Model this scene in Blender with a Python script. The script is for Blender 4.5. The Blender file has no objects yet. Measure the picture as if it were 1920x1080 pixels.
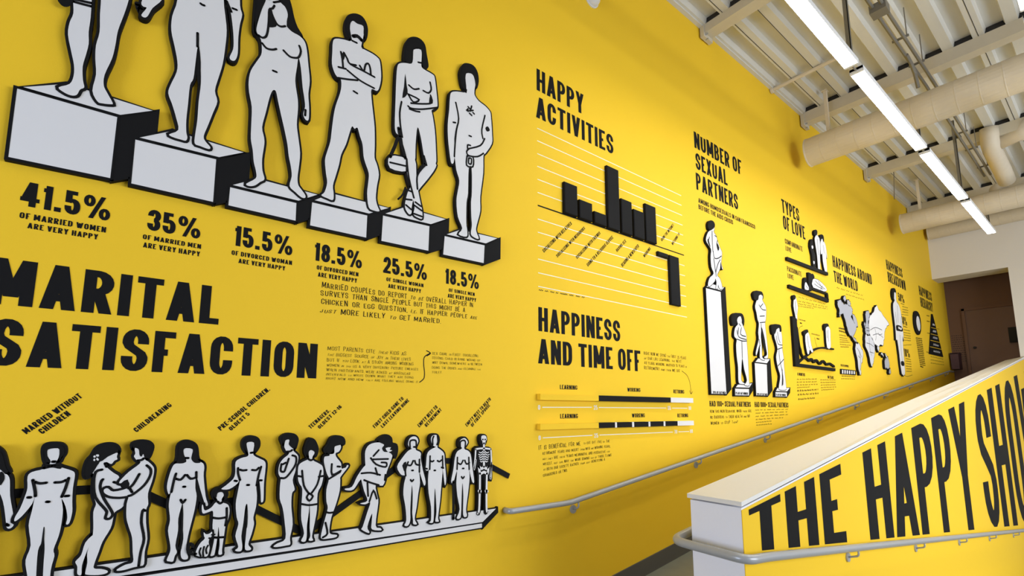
import bpy, math, random
from mathutils import Vector, Matrix
from mathutils.geometry import tessellate_polygon
random.seed(7)
S = bpy.context.scene
C = S.collection
H = 1.62                       # eye height above the landing
WY = 3.0                       # distance from the camera to the yellow wall
# ------------------------------------------------------------------ camera
yaw, pit, rol, FPX, CY = 9.04213615e-01, 1.34504608e-01, -4.13007878e-04, 920.0428, 646.808
Fv = Vector((math.cos(pit)*math.cos(yaw), math.cos(pit)*math.sin(yaw), math.sin(pit)))
Rv = Vector((math.sin(yaw), -math.cos(yaw), 0))
Dv = Fv.cross(Rv)
R2 = math.cos(rol)*Rv + math.sin(rol)*Dv
D2 = -math.sin(rol)*Rv + math.cos(rol)*Dv
cd = bpy.data.cameras.new('camera'); cam = bpy.data.objects.new('camera', cd); C.objects.link(cam)
cd.sensor_width = 36; cd.lens = FPX/1920*36; cd.shift_y = (CY-540)/1920; cd.clip_start = .05; cd.clip_end = 200
m = Matrix((R2, -D2, -Fv)).transposed().to_4x4(); m.translation = (0, 0, H)
cam.matrix_world = m
S.camera = cam
# ------------------------------------------------------------------ daylight, exposure
W = bpy.data.worlds.new('world'); S.world = W; W.use_nodes = True
bg = W.node_tree.nodes['Background']; bg.inputs[0].default_value = (.92, .95, 1, 1); bg.inputs[1].default_value = .23
def area(name, loc, target, sx, sy, e, col):
    d = bpy.data.lights.new(name, 'AREA'); d.shape = 'RECTANGLE'; d.size = sx; d.size_y = sy; d.energy = e; d.color = col
    o = bpy.data.objects.new(name, d); C.objects.link(o); o.location = loc
    o.rotation_euler = (Vector(target)-Vector(loc)).to_track_quat('-Z', 'Y').to_euler()
    return o
area('window_daylight', (7.5, -6.0, 2.6), (9, 1.5, .6), 9.0, 2.6, 560, (.88, .93, 1))
area('entrance_daylight', (-5.6, .6, 1.7), (3, .9, 1.1), 2.6, 2.4, 215, (.70, .79, 1))
S.view_settings.view_transform = 'Standard'; S.view_settings.look = 'None'
S.view_settings.exposure = 0.42; S.view_settings.gamma = 1; S.view_settings.use_curve_mapping = False

# ------------------------------------------------------------------ picture point -> place
def ray(x, y):
    a, b = (x-960)/FPX, (y-CY)/FPX
    return R2*a + D2*b + Fv
def P(px, py, off=0.0, Y=WY):
    """point (X, Z) on the vertical plane that stands off from the wall"""
    r = ray(px, py); k = (Y-off)/r.y
    return Vector((r.x*k, r.z*k+H))

# ------------------------------------------------------------------ materials
def mat(name, col, rough=.6, metal=0, bump=0, scale=60, var=0.0, emit=0, stretch=None, spec=None):
    m_ = bpy.data.materials.new(name); m_.use_nodes = True; nt = m_.node_tree; b = nt.nodes['Principled BSDF']
    b.inputs['Base Color'].default_value = (*col, 1); b.inputs['Roughness'].default_value = rough; b.inputs['Metallic'].default_value = metal
    if spec is not None: b.inputs['Specular IOR Level'].default_value = spec
    if bump or var:
        tc = nt.nodes.new('ShaderNodeTexCoord'); n = nt.nodes.new('ShaderNodeTexNoise'); n.inputs['Scale'].default_value = scale; n.inputs['Detail'].default_value = 4
        if stretch:
            mp = nt.nodes.new('ShaderNodeMapping'); mp.inputs['Scale'].default_value = stretch
            nt.links.new(tc.outputs['Object'], mp.inputs[0]); nt.links.new(mp.outputs[0], n.inputs['Vector'])
        else: nt.links.new(tc.outputs['Object'], n.inputs['Vector'])
        if var:
            mx = nt.nodes.new('ShaderNodeMix'); mx.data_type = 'RGBA'
            mx.inputs[6].default_value = (*[c*(1-var) for c in col], 1); mx.inputs[7].default_value = (*[min(1, c*(1+var)) for c in col], 1)
            nt.links.new(n.outputs[0], mx.inputs[0]); nt.links.new(mx.outputs[2], b.inputs['Base Color'])
        if bump:
            bp = nt.nodes.new('ShaderNodeBump'); bp.inputs['Strength'].default_value = bump; bp.inputs['Distance'].default_value = .004
            nt.links.new(n.outputs[0], bp.inputs['Height']); nt.links.new(bp.outputs[0], b.inputs['Normal'])
    if emit:
        b.inputs['Emission Color'].default_value = (*col, 1); b.inputs['Emission Strength'].default_value = emit
    return m_
M = dict(
 yellow=mat('yellow_paint', (.90, .578, .030), .6, bump=.12, scale=120, var=.015, spec=.12),
 black=mat('black_vinyl', (.009, .009, .010), .7, spec=.10),
 board=mat('black_board', (.008, .008, .009), .7, spec=.12),
 white=mat('white_print', (.74, .735, .75), .6, spec=.2),
 whitevinyl=mat('white_vinyl', (.86, .82, .70), .6),
 line=mat('black_print', (.008, .008, .009), .7, spec=.12),
 grey1=mat('grey_print', (.40, .41, .47), .5), grey2=mat('light_grey_print', (.62, .63, .68), .5), grey3=mat('dark_grey_print', (.22, .23, .25), .5),
 wall=mat('white_wall_paint', (.76, .72, .66), .7, bump=.1, scale=90, var=.02),
 cap=mat('cap_board', (.78, .77, .75), .45, bump=.05, scale=40, var=.02),
 pwhite=mat('parapet_white', (.84, .85, .93), .6, bump=.08, scale=60, var=.015),
 brown=mat('brown_paint', (.15, .073, .036), .7, bump=.1, scale=80, var=.03),
 browndoor=mat('brown_door_paint', (.145, .070, .034), .55, var=.03, scale=8),
 deck=mat('deck_paint', (.66, .645, .59), .6, bump=.08, scale=20, var=.05, stretch=(.15, 1, 1)),
 beam=mat('beam_paint', (.60, .545, .43), .55, var=.05, scale=9),
 duct=mat('duct_paint', (.66, .58, .45), .55, bump=.05, scale=14, var=.05),
 steel=mat('rail_paint', (.37, .385, .41), .33, .15, var=.05, scale=20),
 conduit=mat('conduit_paint', (.20, .185, .155), .5, .3),
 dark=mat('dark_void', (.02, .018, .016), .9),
 housing=mat('lamp_housing', (.75, .76, .78), .4),
 tube=mat('lamp_lens', (1, .97, .90), .4, emit=22.5),
 floor=mat('floor_concrete', (.20, .20, .15), .45, bump=.1, scale=12, var=.12),
 base=mat('baseboard_vinyl', (.085, .083, .078), .5, var=.05),
 maroon=mat('maroon_board', (.05, .016, .02), .6),
)

# ------------------------------------------------------------------ mesh helpers
class B:
    def __init__(s): s.v = []; s.f = []
    def add(s, vs, fs):
        o = len(s.v); s.v += [tuple(v) for v in vs]; s.f += [tuple(i+o for i in f) for f in fs]; return s
    def box(s, x0, x1, y0, y1, z0, z1):
        vs = [(x, y, z) for z in (z0, z1) for y in (y0, y1) for x in (x0, x1)]
        return s.add(vs, [(0, 2, 3, 1), (4, 5, 7, 6), (0, 1, 5, 4), (2, 6, 7, 3), (0, 4, 6, 2), (1, 3, 7, 5)])
    def hexa(s, b, t):   # bottom and top quads
        return s.add(list(b)+list(t), [(3, 2, 1, 0), (4, 5, 6, 7), (0, 1, 5, 4), (1, 2, 6, 5), (2, 3, 7, 6), (3, 0, 4, 7)])
    def tube(s, pts, r, n=12, caps=True):
        pts = [Vector(p) for p in pts]; rs = r if isinstance(r, (list, tuple)) else [r]*len(pts)
        rings = []; up = None
        for i, p in enumerate(pts):
            t = (pts[min(i+1, len(pts)-1)]-pts[max(i-1, 0)]).normalized()
            if up is None: up = Vector((0, 0, 1)) if abs(t.z) < .9 else Vector((1, 0, 0))
            a = t.cross(up).normalized(); up = a.cross(t).normalized()
            rings.append([p+(a*math.cos(2*math.pi*k/n)+up*math.sin(2*math.pi*k/n))*rs[i] for k in range(n)])
        vs = [q for R_ in rings for q in R_]; fs = []
        for i in range(len(pts)-1):
            for k in range(n): fs.append((i*n+k, i*n+(k+1) % n, (i+1)*n+(k+1) % n, (i+1)*n+k))
        if caps: fs.append(tuple(range(n-1, -1, -1))); fs.append(tuple((len(pts)-1)*n+k for k in range(n)))
        return s.add(vs, fs)
    def build(s, name, m_, parent=None, smooth=False, origin=None):
        me = bpy.data.meshes.new(name); o = Vector(origin) if origin is not None else Vector((0, 0, 0))
        me.from_pydata([Vector(v)-o for v in s.v], [], s.f); me.materials.append(m_); me.validate(); me.update()
        if smooth: me.shade_smooth()
        ob = bpy.data.objects.new(name, me); C.objects.link(ob)
        if parent is not None:
            ob.parent = parent
            if origin is None:
                base = Vector((0, 0, 0)); q = parent
                while q is not None: base += q.location; q = q.parent
                ob.location = -base
        elif origin is not None: ob.location = o
        return ob
def thing(name, label, cat, loc, group=None):
    o = bpy.data.objects.new(name, None); C.objects.link(o); o.empty_display_size = .1; o.location = loc
    o['label'] = label; o['category'] = cat
    if group: o['group'] = group
    return o
def tag(o, label, cat, group=None):
    o['label'] = label; o['category'] = cat
    if group: o['group'] = group
    return o
def struct(o): o['kind'] = 'structure'; return o

# ------------------------------------------------------------------ flat shapes on the wall
def smooth(pts, closed=True, n=3):
    if n <= 1 or len(pts) < 3: return list(pts)
    out = []; N = len(pts)
    for i in range(N if closed else N-1):
        g = (lambda k: pts[k % N]) if closed else (lambda k: pts[max(0, min(N-1, k))])
        p0, p1, p2, p3 = g(i-1), g(i), g(i+1), g(i+2)
        for k in range(n):
            t = k/n; t2 = t*t; t3 = t2*t
            out.append(.5*((2*p1)+(p2-p0)*t+(2*p0-5*p1+4*p2-p3)*t2+(3*p1-p0-3*p2+p3)*t3))
    if not closed: out.append(pts[-1])
    return out
def tess(pts):
    return tessellate_polygon([[Vector((p.x, p.y, 0)) for p in pts]])
def flat(b, pts, off):
    """filled polygon facing the room, off metres in front of the wall"""
    vs = [(p.x, WY-off, p.y) for p in pts]; fs = []
    for t in tess(pts):
        a, q, r = (Vector(vs[i]) for i in t)
        n = (q-a).cross(r-a); fs.append(tuple(t) if n.y < 0 else tuple(reversed(t)))
    b.add(vs, fs)
def prism(b, pts, off):
    flat(b, pts, off); n = len(pts)
    vs = [(p.x, WY-.0005, p.y) for p in pts]+[(p.x, WY-off, p.y) for p in pts]
    b.add(vs, [(i, (i+1) % n, n+(i+1) % n, n+i) for i in range(n)])
def ribbon(b, pts, r, off, closed=False, thick=False, ends=True):
    n = len(pts); L = []; Rr = []
    for i, p in enumerate(pts):
        a = pts[(i-1) % n] if closed or i > 0 else p
        c = pts[(i+1) % n] if closed or i < n-1 else p
        d1 = (p-a); d2 = (c-p)
        if d1.length < 1e-7: d1 = d2
        if d2.length < 1e-7: d2 = d1
        if d1.length < 1e-7: d1 = d2 = Vector((1, 0))
        d1 = d1.normalized(); d2 = d2.normalized(); t = d1+d2
        t = t.normalized() if t.length > 1e-4 else d2
        nn = Vector((-t.y, t.x)); k = 1/max(.6, nn.dot(Vector((-d2.y, d2.x))))
        L.append(p+nn*r*k); Rr.append(p-nn*r*k)
    segs = n if closed else n-1
    vs = []; fs = []
    for i in range(n): vs += [(L[i].x, WY-off, L[i].y), (Rr[i].x, WY-off, Rr[i].y)]
    if thick:
        for i in range(n): vs += [(L[i].x, WY-.0005, L[i].y), (Rr[i].x, WY-.0005, Rr[i].y)]
    for i in range(segs):
        j = (i+1) % n; fs.append((2*i, 2*i+1, 2*j+1, 2*j))
        if thick:
            q = 2*n; fs.append((2*i, 2*j, q+2*j, q+2*i)); fs.append((2*i+1, q+2*i+1, q+2*j+1, 2*j+1))
    b.add(vs, fs)
    if ends and not closed:
        for p in (pts[0], pts[-1]):
            poly = [p+Vector((math.cos(a*math.pi/4), math.sin(a*math.pi/4)))*r for a in range(8)]
            (prism if thick else flat)(b, poly, off)
def pp(s):
    return [tuple(float(c) for c in t.split(',')) for t in s.split()]
F1 = (0, 0, .25); F2 = (440, 0, 520/1920); F3 = (0, 270, .25); F4 = (440, 270, 520/1920)
Z2 = (0, 810, .25); Z3 = (280, 810, .25); Z4 = (560, 780, .25); Z5 = (0, 480, .25); Z6 = (460, 500, 500/1920)
G7 = (1300, 400, 200/1080); G8 = (1300, 580, 200/960); T1 = (1460, 360, 120/648); T2 = (1460, 540, 1/6)
W4 = (1550, 460, 160/665); W5 = (1650, 470, 140/605); AB = (0, 0, 1)
K1 = (0, 720, 1/6); K2 = (280, 700, 400/1920); K3 = (640, 700, 1/6)
A1 = (980, 110, 1/6); A2 = (990, 230, 1/6); A3 = (990, 400, 1/6); A4 = (990, 560, 1/6); A5 = (990, 720, 1/6); A6 = (1280, 230, 160/864)
def fr(F, s, off): return [P(F[0]+x*F[2], F[1]+y*F[2], off) for x, y in pp(s)]

def cutout(name, label, F, body, hair='', lines='', blacks='', group=None, t=.034, ro=.012, rl=.0064, n=3, face='white', cat='figure', whites='', hard=False, thicklines='', jag=0):
    """drawn figure on a thick black board: backing, white printed face, black hair and line work"""
    bodies = [fr(F, s, t) for s in body.split('|') if s.strip()]
    if not hard: bodies = [smooth(p, True, n) for p in bodies]
    if jag: bodies = [[p+Vector((random.uniform(-jag, jag), random.uniform(-jag, jag))) for p in smooth(q, True, 2)] for q in bodies]
    hairs = [smooth(fr(F, s, t), True, n) for s in hair.split('|') if s.strip()]
    allp = [p for q in bodies+hairs for p in q]
    x0 = min(p.x for p in allp); x1 = max(p.x for p in allp); z0 = min(p.y for p in allp)
    org = ((x0+x1)/2, WY-t/2, z0)
    root = thing(name, label, cat, org, group)
    b = B()
    for q in bodies+hairs: prism(b, q, t); ribbon(b, q, ro, t-.0003, True, True)
    b.build('backing_board', M['board'], root)
    b = B()
    for i_, q in enumerate(bodies): flat(b, q, t+.0006+.00015*i_)
    b.build('printed_face', M[face], root)
    b = B()
    for q in hairs: flat(b, q, t+.0016)
    if hairs: b.build('hair', M['line'], root)
    b = B(); k = 0
    for s in blacks.split('|'):
        if s.strip(): flat(b, smooth(fr(F, s, t), True, 2), t+.0018); k += 1
    for s in lines.split('|'):
        if s.strip(): k += 1; ribbon(b, smooth(fr(F, s, t), False, 3), rl, t+.0020+.00006*k)
    for s in thicklines.split('|'):
        if s.strip(): ribbon(b, smooth(fr(F, s, t), False, 3), rl*1.9, t+.0019+.00006*k); k += 1
    if k: b.build('line_work', M['line'], root)['kind'] = 'stuff'
    b = B(); k = 0
    for s in whites.split('|'):
        if s.strip(): flat(b, smooth(fr(F, s, t), True, 2), t+.0040); k = 1
    if k: b.build('white_detail', M['white'], root)['kind'] = 'stuff'
    return root

# ------------------------------------------------------------------ lettering
def arc(cx, cy, rx, ry, a0, a1, n=9):
    return [(cx+rx*math.cos(math.radians(a0+(a1-a0)*i/n)), cy+ry*math.sin(math.radians(a0+(a1-a0)*i/n))) for i in range(n+1)]
top = lambda a0, a1, r=.27: arc(.5, 1-r, .5, r, a0, a1)
bot = lambda a0, a1, r=.27: arc(.5, r, .5, r, a0, a1)
L_ = lambda *p: ('l', p)
G = {
 'A': (.50, [L_(0, 0, .5, 1), L_(1, 0, .5, 1), L_(.22, .22, .78, .22)]),
 'B': (.45, [L_(0, 0, 0, 1), ('c', [(0, 1), (.4, 1)]+arc(.42, .77, .5, .23, 90, -90)+[(0, .54)]), ('c', [(0, .54), (.4, .54)]+arc(.45, .27, .55, .27, 90, -90)+[(0, 0)])]),
 'C': (.45, [('c', [(1, .64)]+top(0, 180)+bot(180, 360)+[(1, .36)])]),
 'D': (.46, [L_(0, 0, 0, 1), ('c', [(0, 1), (.4, 1)]+arc(.42, .7, .58, .3, 90, 0)+arc(.42, .3, .58, .3, 0, -90)+[(0, 0)])]),
 'E': (.38, [L_(0, 0, 0, 1), L_(0, 1, 1, 1), L_(0, .5, .85, .5), L_(0, 0, 1, 0)]),
 'F': (.38, [L_(0, 0, 0, 1), L_(0, 1, 1, 1), L_(0, .48, .85, .48)]),
 'G': (.47, [('c', [(1, .72)]+top(0, 180, .22)+bot(180, 360, .24)+[(1, .46)]), L_(.5, .44, 1, .44)]),
 'H': (.46, [L_(0, 0, 0, 1), L_(1, 0, 1, 1), L_(0, .5, 1, .5)]),
 'I': (0, [L_(0, 0, 0, 1)]),
 'J': (.40, [('c', [(1, 1)]+bot(0, -180)+[(0, .36)])]),
 'K': (.46, [L_(0, 0, 0, 1), L_(.05, .38, 1, 1), L_(.35, .55, 1, 0)]),
 'L': (.37, [L_(0, 0, 0, 1), L_(0, 0, 1, 0)]),
 'M': (.60, [L_(0, 0, 0, 1), L_(1, 0, 1, 1), L_(.02, 1, .5, .12), L_(.98, 1, .5, .12)]),
 'N': (.48, [L_(0, 0, 0, 1), L_(1, 0, 1, 1), L_(.02, 1, .98, 0)]),
 'O': (.46, [('o', top(0, 180)+bot(180, 360))]),
 'P': (.45, [L_(0, 0, 0, 1), ('c', [(0, 1), (.4, 1)]+arc(.45, .74, .55, .26, 90, -90)+[(0, .48)])]),
 'Q': (.46, [('o', top(0, 180)+bot(180, 360)), L_(.55, .2, 1, -.04)]),
 'R': (.46, [L_(0, 0, 0, 1), ('c', [(0, 1), (.4, 1)]+arc(.45, .75, .55, .25, 90, -90)+[(0, .5)]), L_(.5, .5, 1, 0)]),
 'S': (.45, [('c', [(1, .68)]+top(0, 180, .24)+[(0, .70), (.12, .60), (.5, .50), (.88, .40), (1, .30)]+bot(0, -180, .24)+[(0, .32)])]),
 'T': (.44, [L_(.5, 0, .5, 1), L_(0, 1, 1, 1)]),
 'U': (.46, [('c', [(0, 1)]+bot(180, 360)+[(1, 1)])]),
 'V': (.48, [L_(0, 1, .5, 0), L_(1, 1, .5, 0)]),
 'W': (.70, [L_(0, 1, .27, 0), L_(.5, .95, .27, 0), L_(.5, .95, .73, 0), L_(1, 1, .73, 0)]),
 'X': (.48, [L_(0, 0, 1, 1), L_(0, 1, 1, 0)]),
 'Y': (.48, [L_(0, 1, .5, .42), L_(1, 1, .5, .42), L_(.5, 0, .5, .45)]),
 'Z': (.42, [L_(0, 1, 1, 1), L_(0, 0, 1, 0), L_(0, 0, 1, 1)]),
 '0': (.44, [('o', top(0, 180)+bot(180, 360))]),
 '1': (.26, [L_(1, 0, 1, 1), L_(0, .86, 1, .86)]),
 '2': (.46, [('c', [(0, .68)]+top(180, 0)+[(1, .62), (.8, .45), (.3, .2), (.05, .0)]), L_(0, 0, 1, 0)]),
 '3': (.46, [('c', [(0, .72)]+top(180, 0, .24)+arc(.5, .74, .5, .22, 0, -90)), ('c', [(.45, .52)]+arc(.5, .26, .5, .26, 90, 0)+bot(0, -180, .24)+[(0, .3)])]),
 '4': (.54, [L_(.72, 0, .72, 1), L_(0, .24, 1, .24), L_(.05, .24, .62, 1)]),
 '5': (.47, [L_(.02, 1, .95, 1), L_(.02, .48, .02, 1), ('c', [(0, .54), (.25, .60)]+arc(.5, .34, .5, .27, 90, 0)+bot(0, -180, .25)+[(0, .32)])]),
 '6': (.44, [('c', [(1, .74)]+top(0, 180, .25)+[(0, .3)]+bot(180, 360, .25)+arc(.5, .36, .5, .22, 0, 180))]),
 '7': (.40, [L_(0, 1, 1, 1), L_(.35, 0, .98, 1)]),
 '8': (.47, [('o', arc(.5, .76, .46, .24, 0, 360, 16)), ('o', arc(.5, .26, .5, .26, 0, 360, 16))]),
 '9': (.44, [('c', [(0, .26)]+bot(180, 360, .25)+[(1, .7)]+top(0, 180, .25)+arc(.5, .64, .5, .22, 180, 360))]),
 '%': (.86, [('o', arc(.15, .78, .155, .22, 0, 360, 14)), ('o', arc(.85, .22, .155, .22, 0, 360, 14)), L_(.26, 0, .74, 1)]),
 '.': (0, [L_(0, 0, 0, .04)]), ',': (.04, [L_(0, -.14, .5, .05)]), '-': (.2, [L_(0, .48, 1, .48)]), '+': (.4, [L_(0, .5, 1, .5), L_(.5, .25, .5, .75)]),
 '?': (.4, [('c', [(0, .72)]+top(180, 0, .24)+[(.5, .45), (.5, .28)]), L_(.5, 0, .5, .05)]), '*': (.3, [L_(0, .7, 1, 1), L_(0, 1, 1, .7), L_(.5, .6, .5, 1)]),
}
def glyph(ch, wt, th, wid, pen=None):
    """list of polygons (unit cap height), advance width"""
    W0, st = G[ch]; Wd = max(W0*wid, wt) if W0 else wt
    if ch == '.': Wd = wt*1.05
    X = lambda x: wt/2+x*(Wd-wt); Yy = lambda y: th/2+y*(1-th)
    out = []
    if ch == '%': wt, th = wt*.72, th*.8
    for lay, (k, d) in enumerate(st):
        if k == 'l':
            x0, y0, x1, y1 = d
            if y0 == y1:
                e = wt/2 if abs(x1-x0) >= .99 else 0
                e0 = wt/2 if x0 in (0, 1) else 0; e1 = wt/2 if x1 in (0, 1) else 0
                a, b = X(x0)-e0, X(x1)+e1; y = Yy(y0); out.append([(a, y-th/2, lay), (b, y-th/2, lay), (b, y+th/2, lay), (a, y+th/2, lay)])
            else:
                if y0 > y1: x0, y0, x1, y1 = x1, y1, x0, y0
                ya = 0 if y0 == 0 else Yy(y0); yb = 1 if y1 == 1 else Yy(y1)
                if ch == '.': ya, yb = 0, th*1.15
                a, b = X(x0), X(x1); h = wt/2*(1.0 if a == b else 1.04)
                out.append([(a-h, ya, lay), (a+h, ya, lay), (b+h, yb, lay), (b-h, yb, lay)])
        else:
            pts = [Vector((X(x), Yy(y))) for x, y in d]
            q = [pts[0]]
            for p in pts[1:]:
                if (p-q[-1]).length > 1e-4: q.append(p)
            if k == 'o' and (q[0]-q[-1]).length < 1e-4: q.pop()
            n = len(q); Lp = []; Rp = []
            for i, p in enumerate(q):
                a = q[(i-1) % n] if (k == 'o' or i) else p; c = q[(i+1) % n] if (k == 'o' or i < n-1) else p
                t = (c-a).normalized(); nn = Vector((-t.y*wt/2, t.x*th/2)); Lp.append(p+nn); Rp.append(p-nn)
            for i in range(n if k == 'o' else n-1):
                j = (i+1) % n; out.append([(*q_, lay) for q_ in (Lp[i], Rp[i], Rp[j], Lp[j])])
    return [[Vector((p[0], p[1], p[2])) for p in o] for o in out], Wd
def layout(txt, wt=.16, th=None, wid=1.0, sp=.09, space=.24, hand=False):
    th = th or wt*.82; x = 0; res = []
    for ch in txt:
        if ch == ' ': x += space; continue
        up = ch.upper()
        if up not in G: x += .1; continue
        polys, w = glyph(up, wt, th, wid)
        if hand:
            lo = ch.islower(); s = random.uniform(.88, 1.08)*(.66 if lo else 1); dy = random.uniform(-.05, .06); sl = random.uniform(-.05, .1)+(.22 if lo else 0)
            polys = [[Vector((p.x*(.8 if lo else 1)+sl*p.y*s, p.y*s+dy, p.z)) for p in o] for o in polys]
            if lo: w *= .8
        res.append((ch, [[Vector((p.x+x, p.y, p.z)) for p in o] for o in polys])); x += w+sp*(random.uniform(.7, 1.5) if hand else 1)
    return res, x-sp
def place(b, polys, O, U, V, off, Y=WY):
    for o in polys:
        q = [O+U*p.x+V*p.y for p in o]; of = off+.00012*o[0].z
        vs = [(p.x, Y-of, p.y) for p in q]; a, c, d = Vector(vs[0]), Vector(vs[1]), Vector(vs[2])
        f = tuple(range(len(vs))); b.add(vs, [f if (c-a).cross(d-a).y < 0 else f[::-1]])
def frame3(F, ox, oy, ex, ey, tx, ty, off):
    g = lambda x, y: P(F[0]+x*F[2], F[1]+y*F[2], off)
    O, E, T = g(ox, oy), g(ex, ey), g(tx, ty); U = E-O; n = Vector((-U.y, U.x)).normalized(); V = n*abs((T-O).dot(n))
    return O, U, V
def text(root, txt, F, xl, xr, yb, yt, yr=None, wt=.165, hand=False, letters=False, m_='black', off=.0012, sp=.09, name='text_line', space=.24, wid=1.0):
    g = lambda x, y: P(F[0]+x*F[2], F[1]+y*F[2], off)
    O = g(xl, yb); T = g(xl, yt); h = T.y-O.y
    if yr is None:
        k = ray(F[0]+xr*F[2], 700); X1 = None
        # right end at the same height on the wall
        y = F[1]+yb*F[2]
        for _ in range(12):
            q = P(F[0]+xr*F[2], y, off); y += (q.y-O.y)*40
        E = Vector((P(F[0]+xr*F[2], y, off).x, O.y))
    else: E = g(xr, yr)
    return put(root, txt, O, E-O, h, wt, hand, letters, m_, off, sp, name, space, wid)
def put(root, txt, O, U, h, wt=.165, hand=False, letters=False, m_='black', off=.0012, sp=.09, name='text_line', space=.24, wid=1.0):
    if hand: wt = .085 if wt == .165 else wt; sp = .17; space = .55; wid = 1.15
    res, wd = layout(txt, wt, None, wid, sp, space, hand)
    n = Vector((-U.y, U.x)).normalized(); V = n*h; u = U/wd
    if letters:
        for ch, polys in res:
            b = B(); place(b, polys, O, u, V, off); b.build('letter', M[m_], root)
    else:
        b = B()
        for ch, polys in res: place(b, polys, O, u, V, off)
        b.build(name, M[m_], root)['kind'] = 'stuff'
def diag(root, txt, F, o, t, e, wt=.19, m_='black'):
    O, U, V = frame3(F, *o, *e, *t, .0012)
    put(root, txt, O, U, V.length, wt, sp=.11, m_=m_)
def block(label, x, y, cat='lettering', group=None, name='wall_lettering'):
    p = P(x, y); return thing(name, label, cat, (p.x, WY, p.y), group)
def scribble(b, F, xl, xr, yl, yr, h, off=.0012, r=.0022):
    """a line of handwriting too small to read"""
    x = xl
    while x < xr:
        w = random.uniform(.05, .16)*(xr-xl); e = min(xr, x+w); k = max(3, int((e-x)/(h*.45)))
        pts = []
        for i in range(k+1):
            xx = x+(e-x)*i/k; yy = yl+(yr-yl)*(xx-xl)/(xr-xl)
            pts.append(P(F[0]+xx*F[2], F[1]+(yy-h*(.1+.75*(i % 2)*random.uniform(.6, 1)))*F[2], off))
        ribbon(b, pts, r, off, ends=False); x = e+.02*(xr-xl)+random.uniform(.01, .03)*(xr-xl)
def notes(label, F, rows, h, r=.0022, cat='lettering'):
    p = P(F[0]+rows[0][0]*F[2], F[1]+rows[-1][2]*F[2]); root = thing('handwritten_note', label, cat, (p.x, WY, p.y))
    for (xl, xr, yl, yr, _) in rows:
        b = B(); scribble(b, F, xl, xr, yl, yr, h, r=r); b.build('text_line', M['black'], root)['kind'] = 'stuff'
    return root
def handlines(label, F, rows, wt=.165, name='handwritten_note'):
    p = P(F[0]+rows[0][1]*F[2], F[1]+rows[-1][3]*F[2]); root = thing(name, label, 'lettering', (p.x, WY, p.y))
    for txt, xl, xr, yl, yr, yt in rows: text(root, txt, F, xl, xr, yl, yt, yr, wt=wt, hand=True)
    return root
def stroke(root, F, s, r, m_='black', off=.0012, name='arrow_stroke', sm=True):
    b = B()
    for q in s.split('|'):
        p = fr(F, q, off); ribbon(b, smooth(p, False, 4) if sm else p, r, off)
    return b.build(name, M[m_], root)
# ================================================================== the setting
XE, XB = 16.24, 17.49          # white end wall, brown wall behind its opening
RS = 3.02                      # foot of the ramp
ramp = lambda x: max(0.0, .13*(min(x, 16.3)-RS))
capo = lambda x: H-.524+.1345*(x-2.885)
capi = lambda x: H-.520+.1285*(x-2.885)
DZ = H+4.90                    # underside of the roof deck
struct(B().box(-4, XB, WY, WY+.2, -.6, H+5.1).build('wall_left', M['yellow']))
b = B(); b.box(-6, RS, -6.5, WY, -.25, 0).build('floor', M['floor'])['kind'] = 'structure'
b = B(); b.hexa([(RS, 1.84, -.25), (RS, WY, -.25), (16.3, WY, 1.4), (16.3, 1.84, 1.4)], [(RS, 1.84, 0), (RS, WY, 0), (16.3, WY, ramp(16.3)), (16.3, 1.84, ramp(16.3))])
b.box(16.3, XB, -1, WY, 1.4, ramp(16.3)); struct(b.build('floor_ramp', M['floor']))
dn = lambda x: -.126*(x-RS)
b = B(); b.hexa([(RS, -6.5, -.3), (RS, 1.5, -.3), (XE, 1.5, dn(XE)-.3), (XE, -6.5, dn(XE)-.3)], [(RS, -6.5, -.01), (RS, 1.5, -.01), (XE, 1.5, dn(XE)), (XE, -6.5, dn(XE))])
struct(b.build('floor_lower_ramp', M['floor']))
# baseboard on the yellow wall, following the ramp
b = B(); y0, y1, hh = WY-.012, WY, .145
b.box(-4, RS, y0, y1, 0, hh)
b.hexa([(RS, y0, 0), (RS, y1, 0), (XE, y1, ramp(XE)), (XE, y0, ramp(XE))], [(RS, y0, hh), (RS, y1, hh), (XE, y1, ramp(XE)+hh), (XE, y0, ramp(XE)+hh)])
struct(b.build('baseboard_left', M['base']))
# parapet between the two ramps
b = B(); X0, Xe = 2.90, XE
b.hexa([(X0, 1.512, -.02), (X0, 1.842, -.02), (Xe, 1.842, -2.0), (Xe, 1.512, -2.0)],
       [(X0, 1.512, capo(X0)-.040), (X0, 1.842, capi(X0)-.040), (Xe, 1.842, capi(Xe)-.04), (Xe, 1.512, capo(Xe)-.04)])
par = struct(b.build('wall_parapet', M['pwhite']))
b = B(); b.hexa([(X0, 1.508, -.02), (X0, 1.5125, -.02), (Xe, 1.5125, -2.0), (Xe, 1.508, -2.0)],
       [(X0, 1.508, capo(X0)-.052), (X0, 1.5125, capo(X0)-.052), (Xe, 1.5125, capo(Xe)-.052), (Xe, 1.508, capo(Xe)-.052)])
pf = b.build('painted_face', M['yellow'], par); pf['label'] = 'bright yellow painted side of the parapet'
a0 = 2.885
b = B(); b.hexa([(a0, 1.5, capo(a0)-.026), (a0, 1.854, capi(a0)-.026), (Xe, 1.854, capi(Xe)-.026), (Xe, 1.5, capo(Xe)-.026)],
                [(a0, 1.5, capo(a0)), (a0, 1.854, capi(a0)), (Xe, 1.854, capi(Xe)), (Xe, 1.5, capo(Xe))])
struct(b.build('trim_1', M['cap']))
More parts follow.
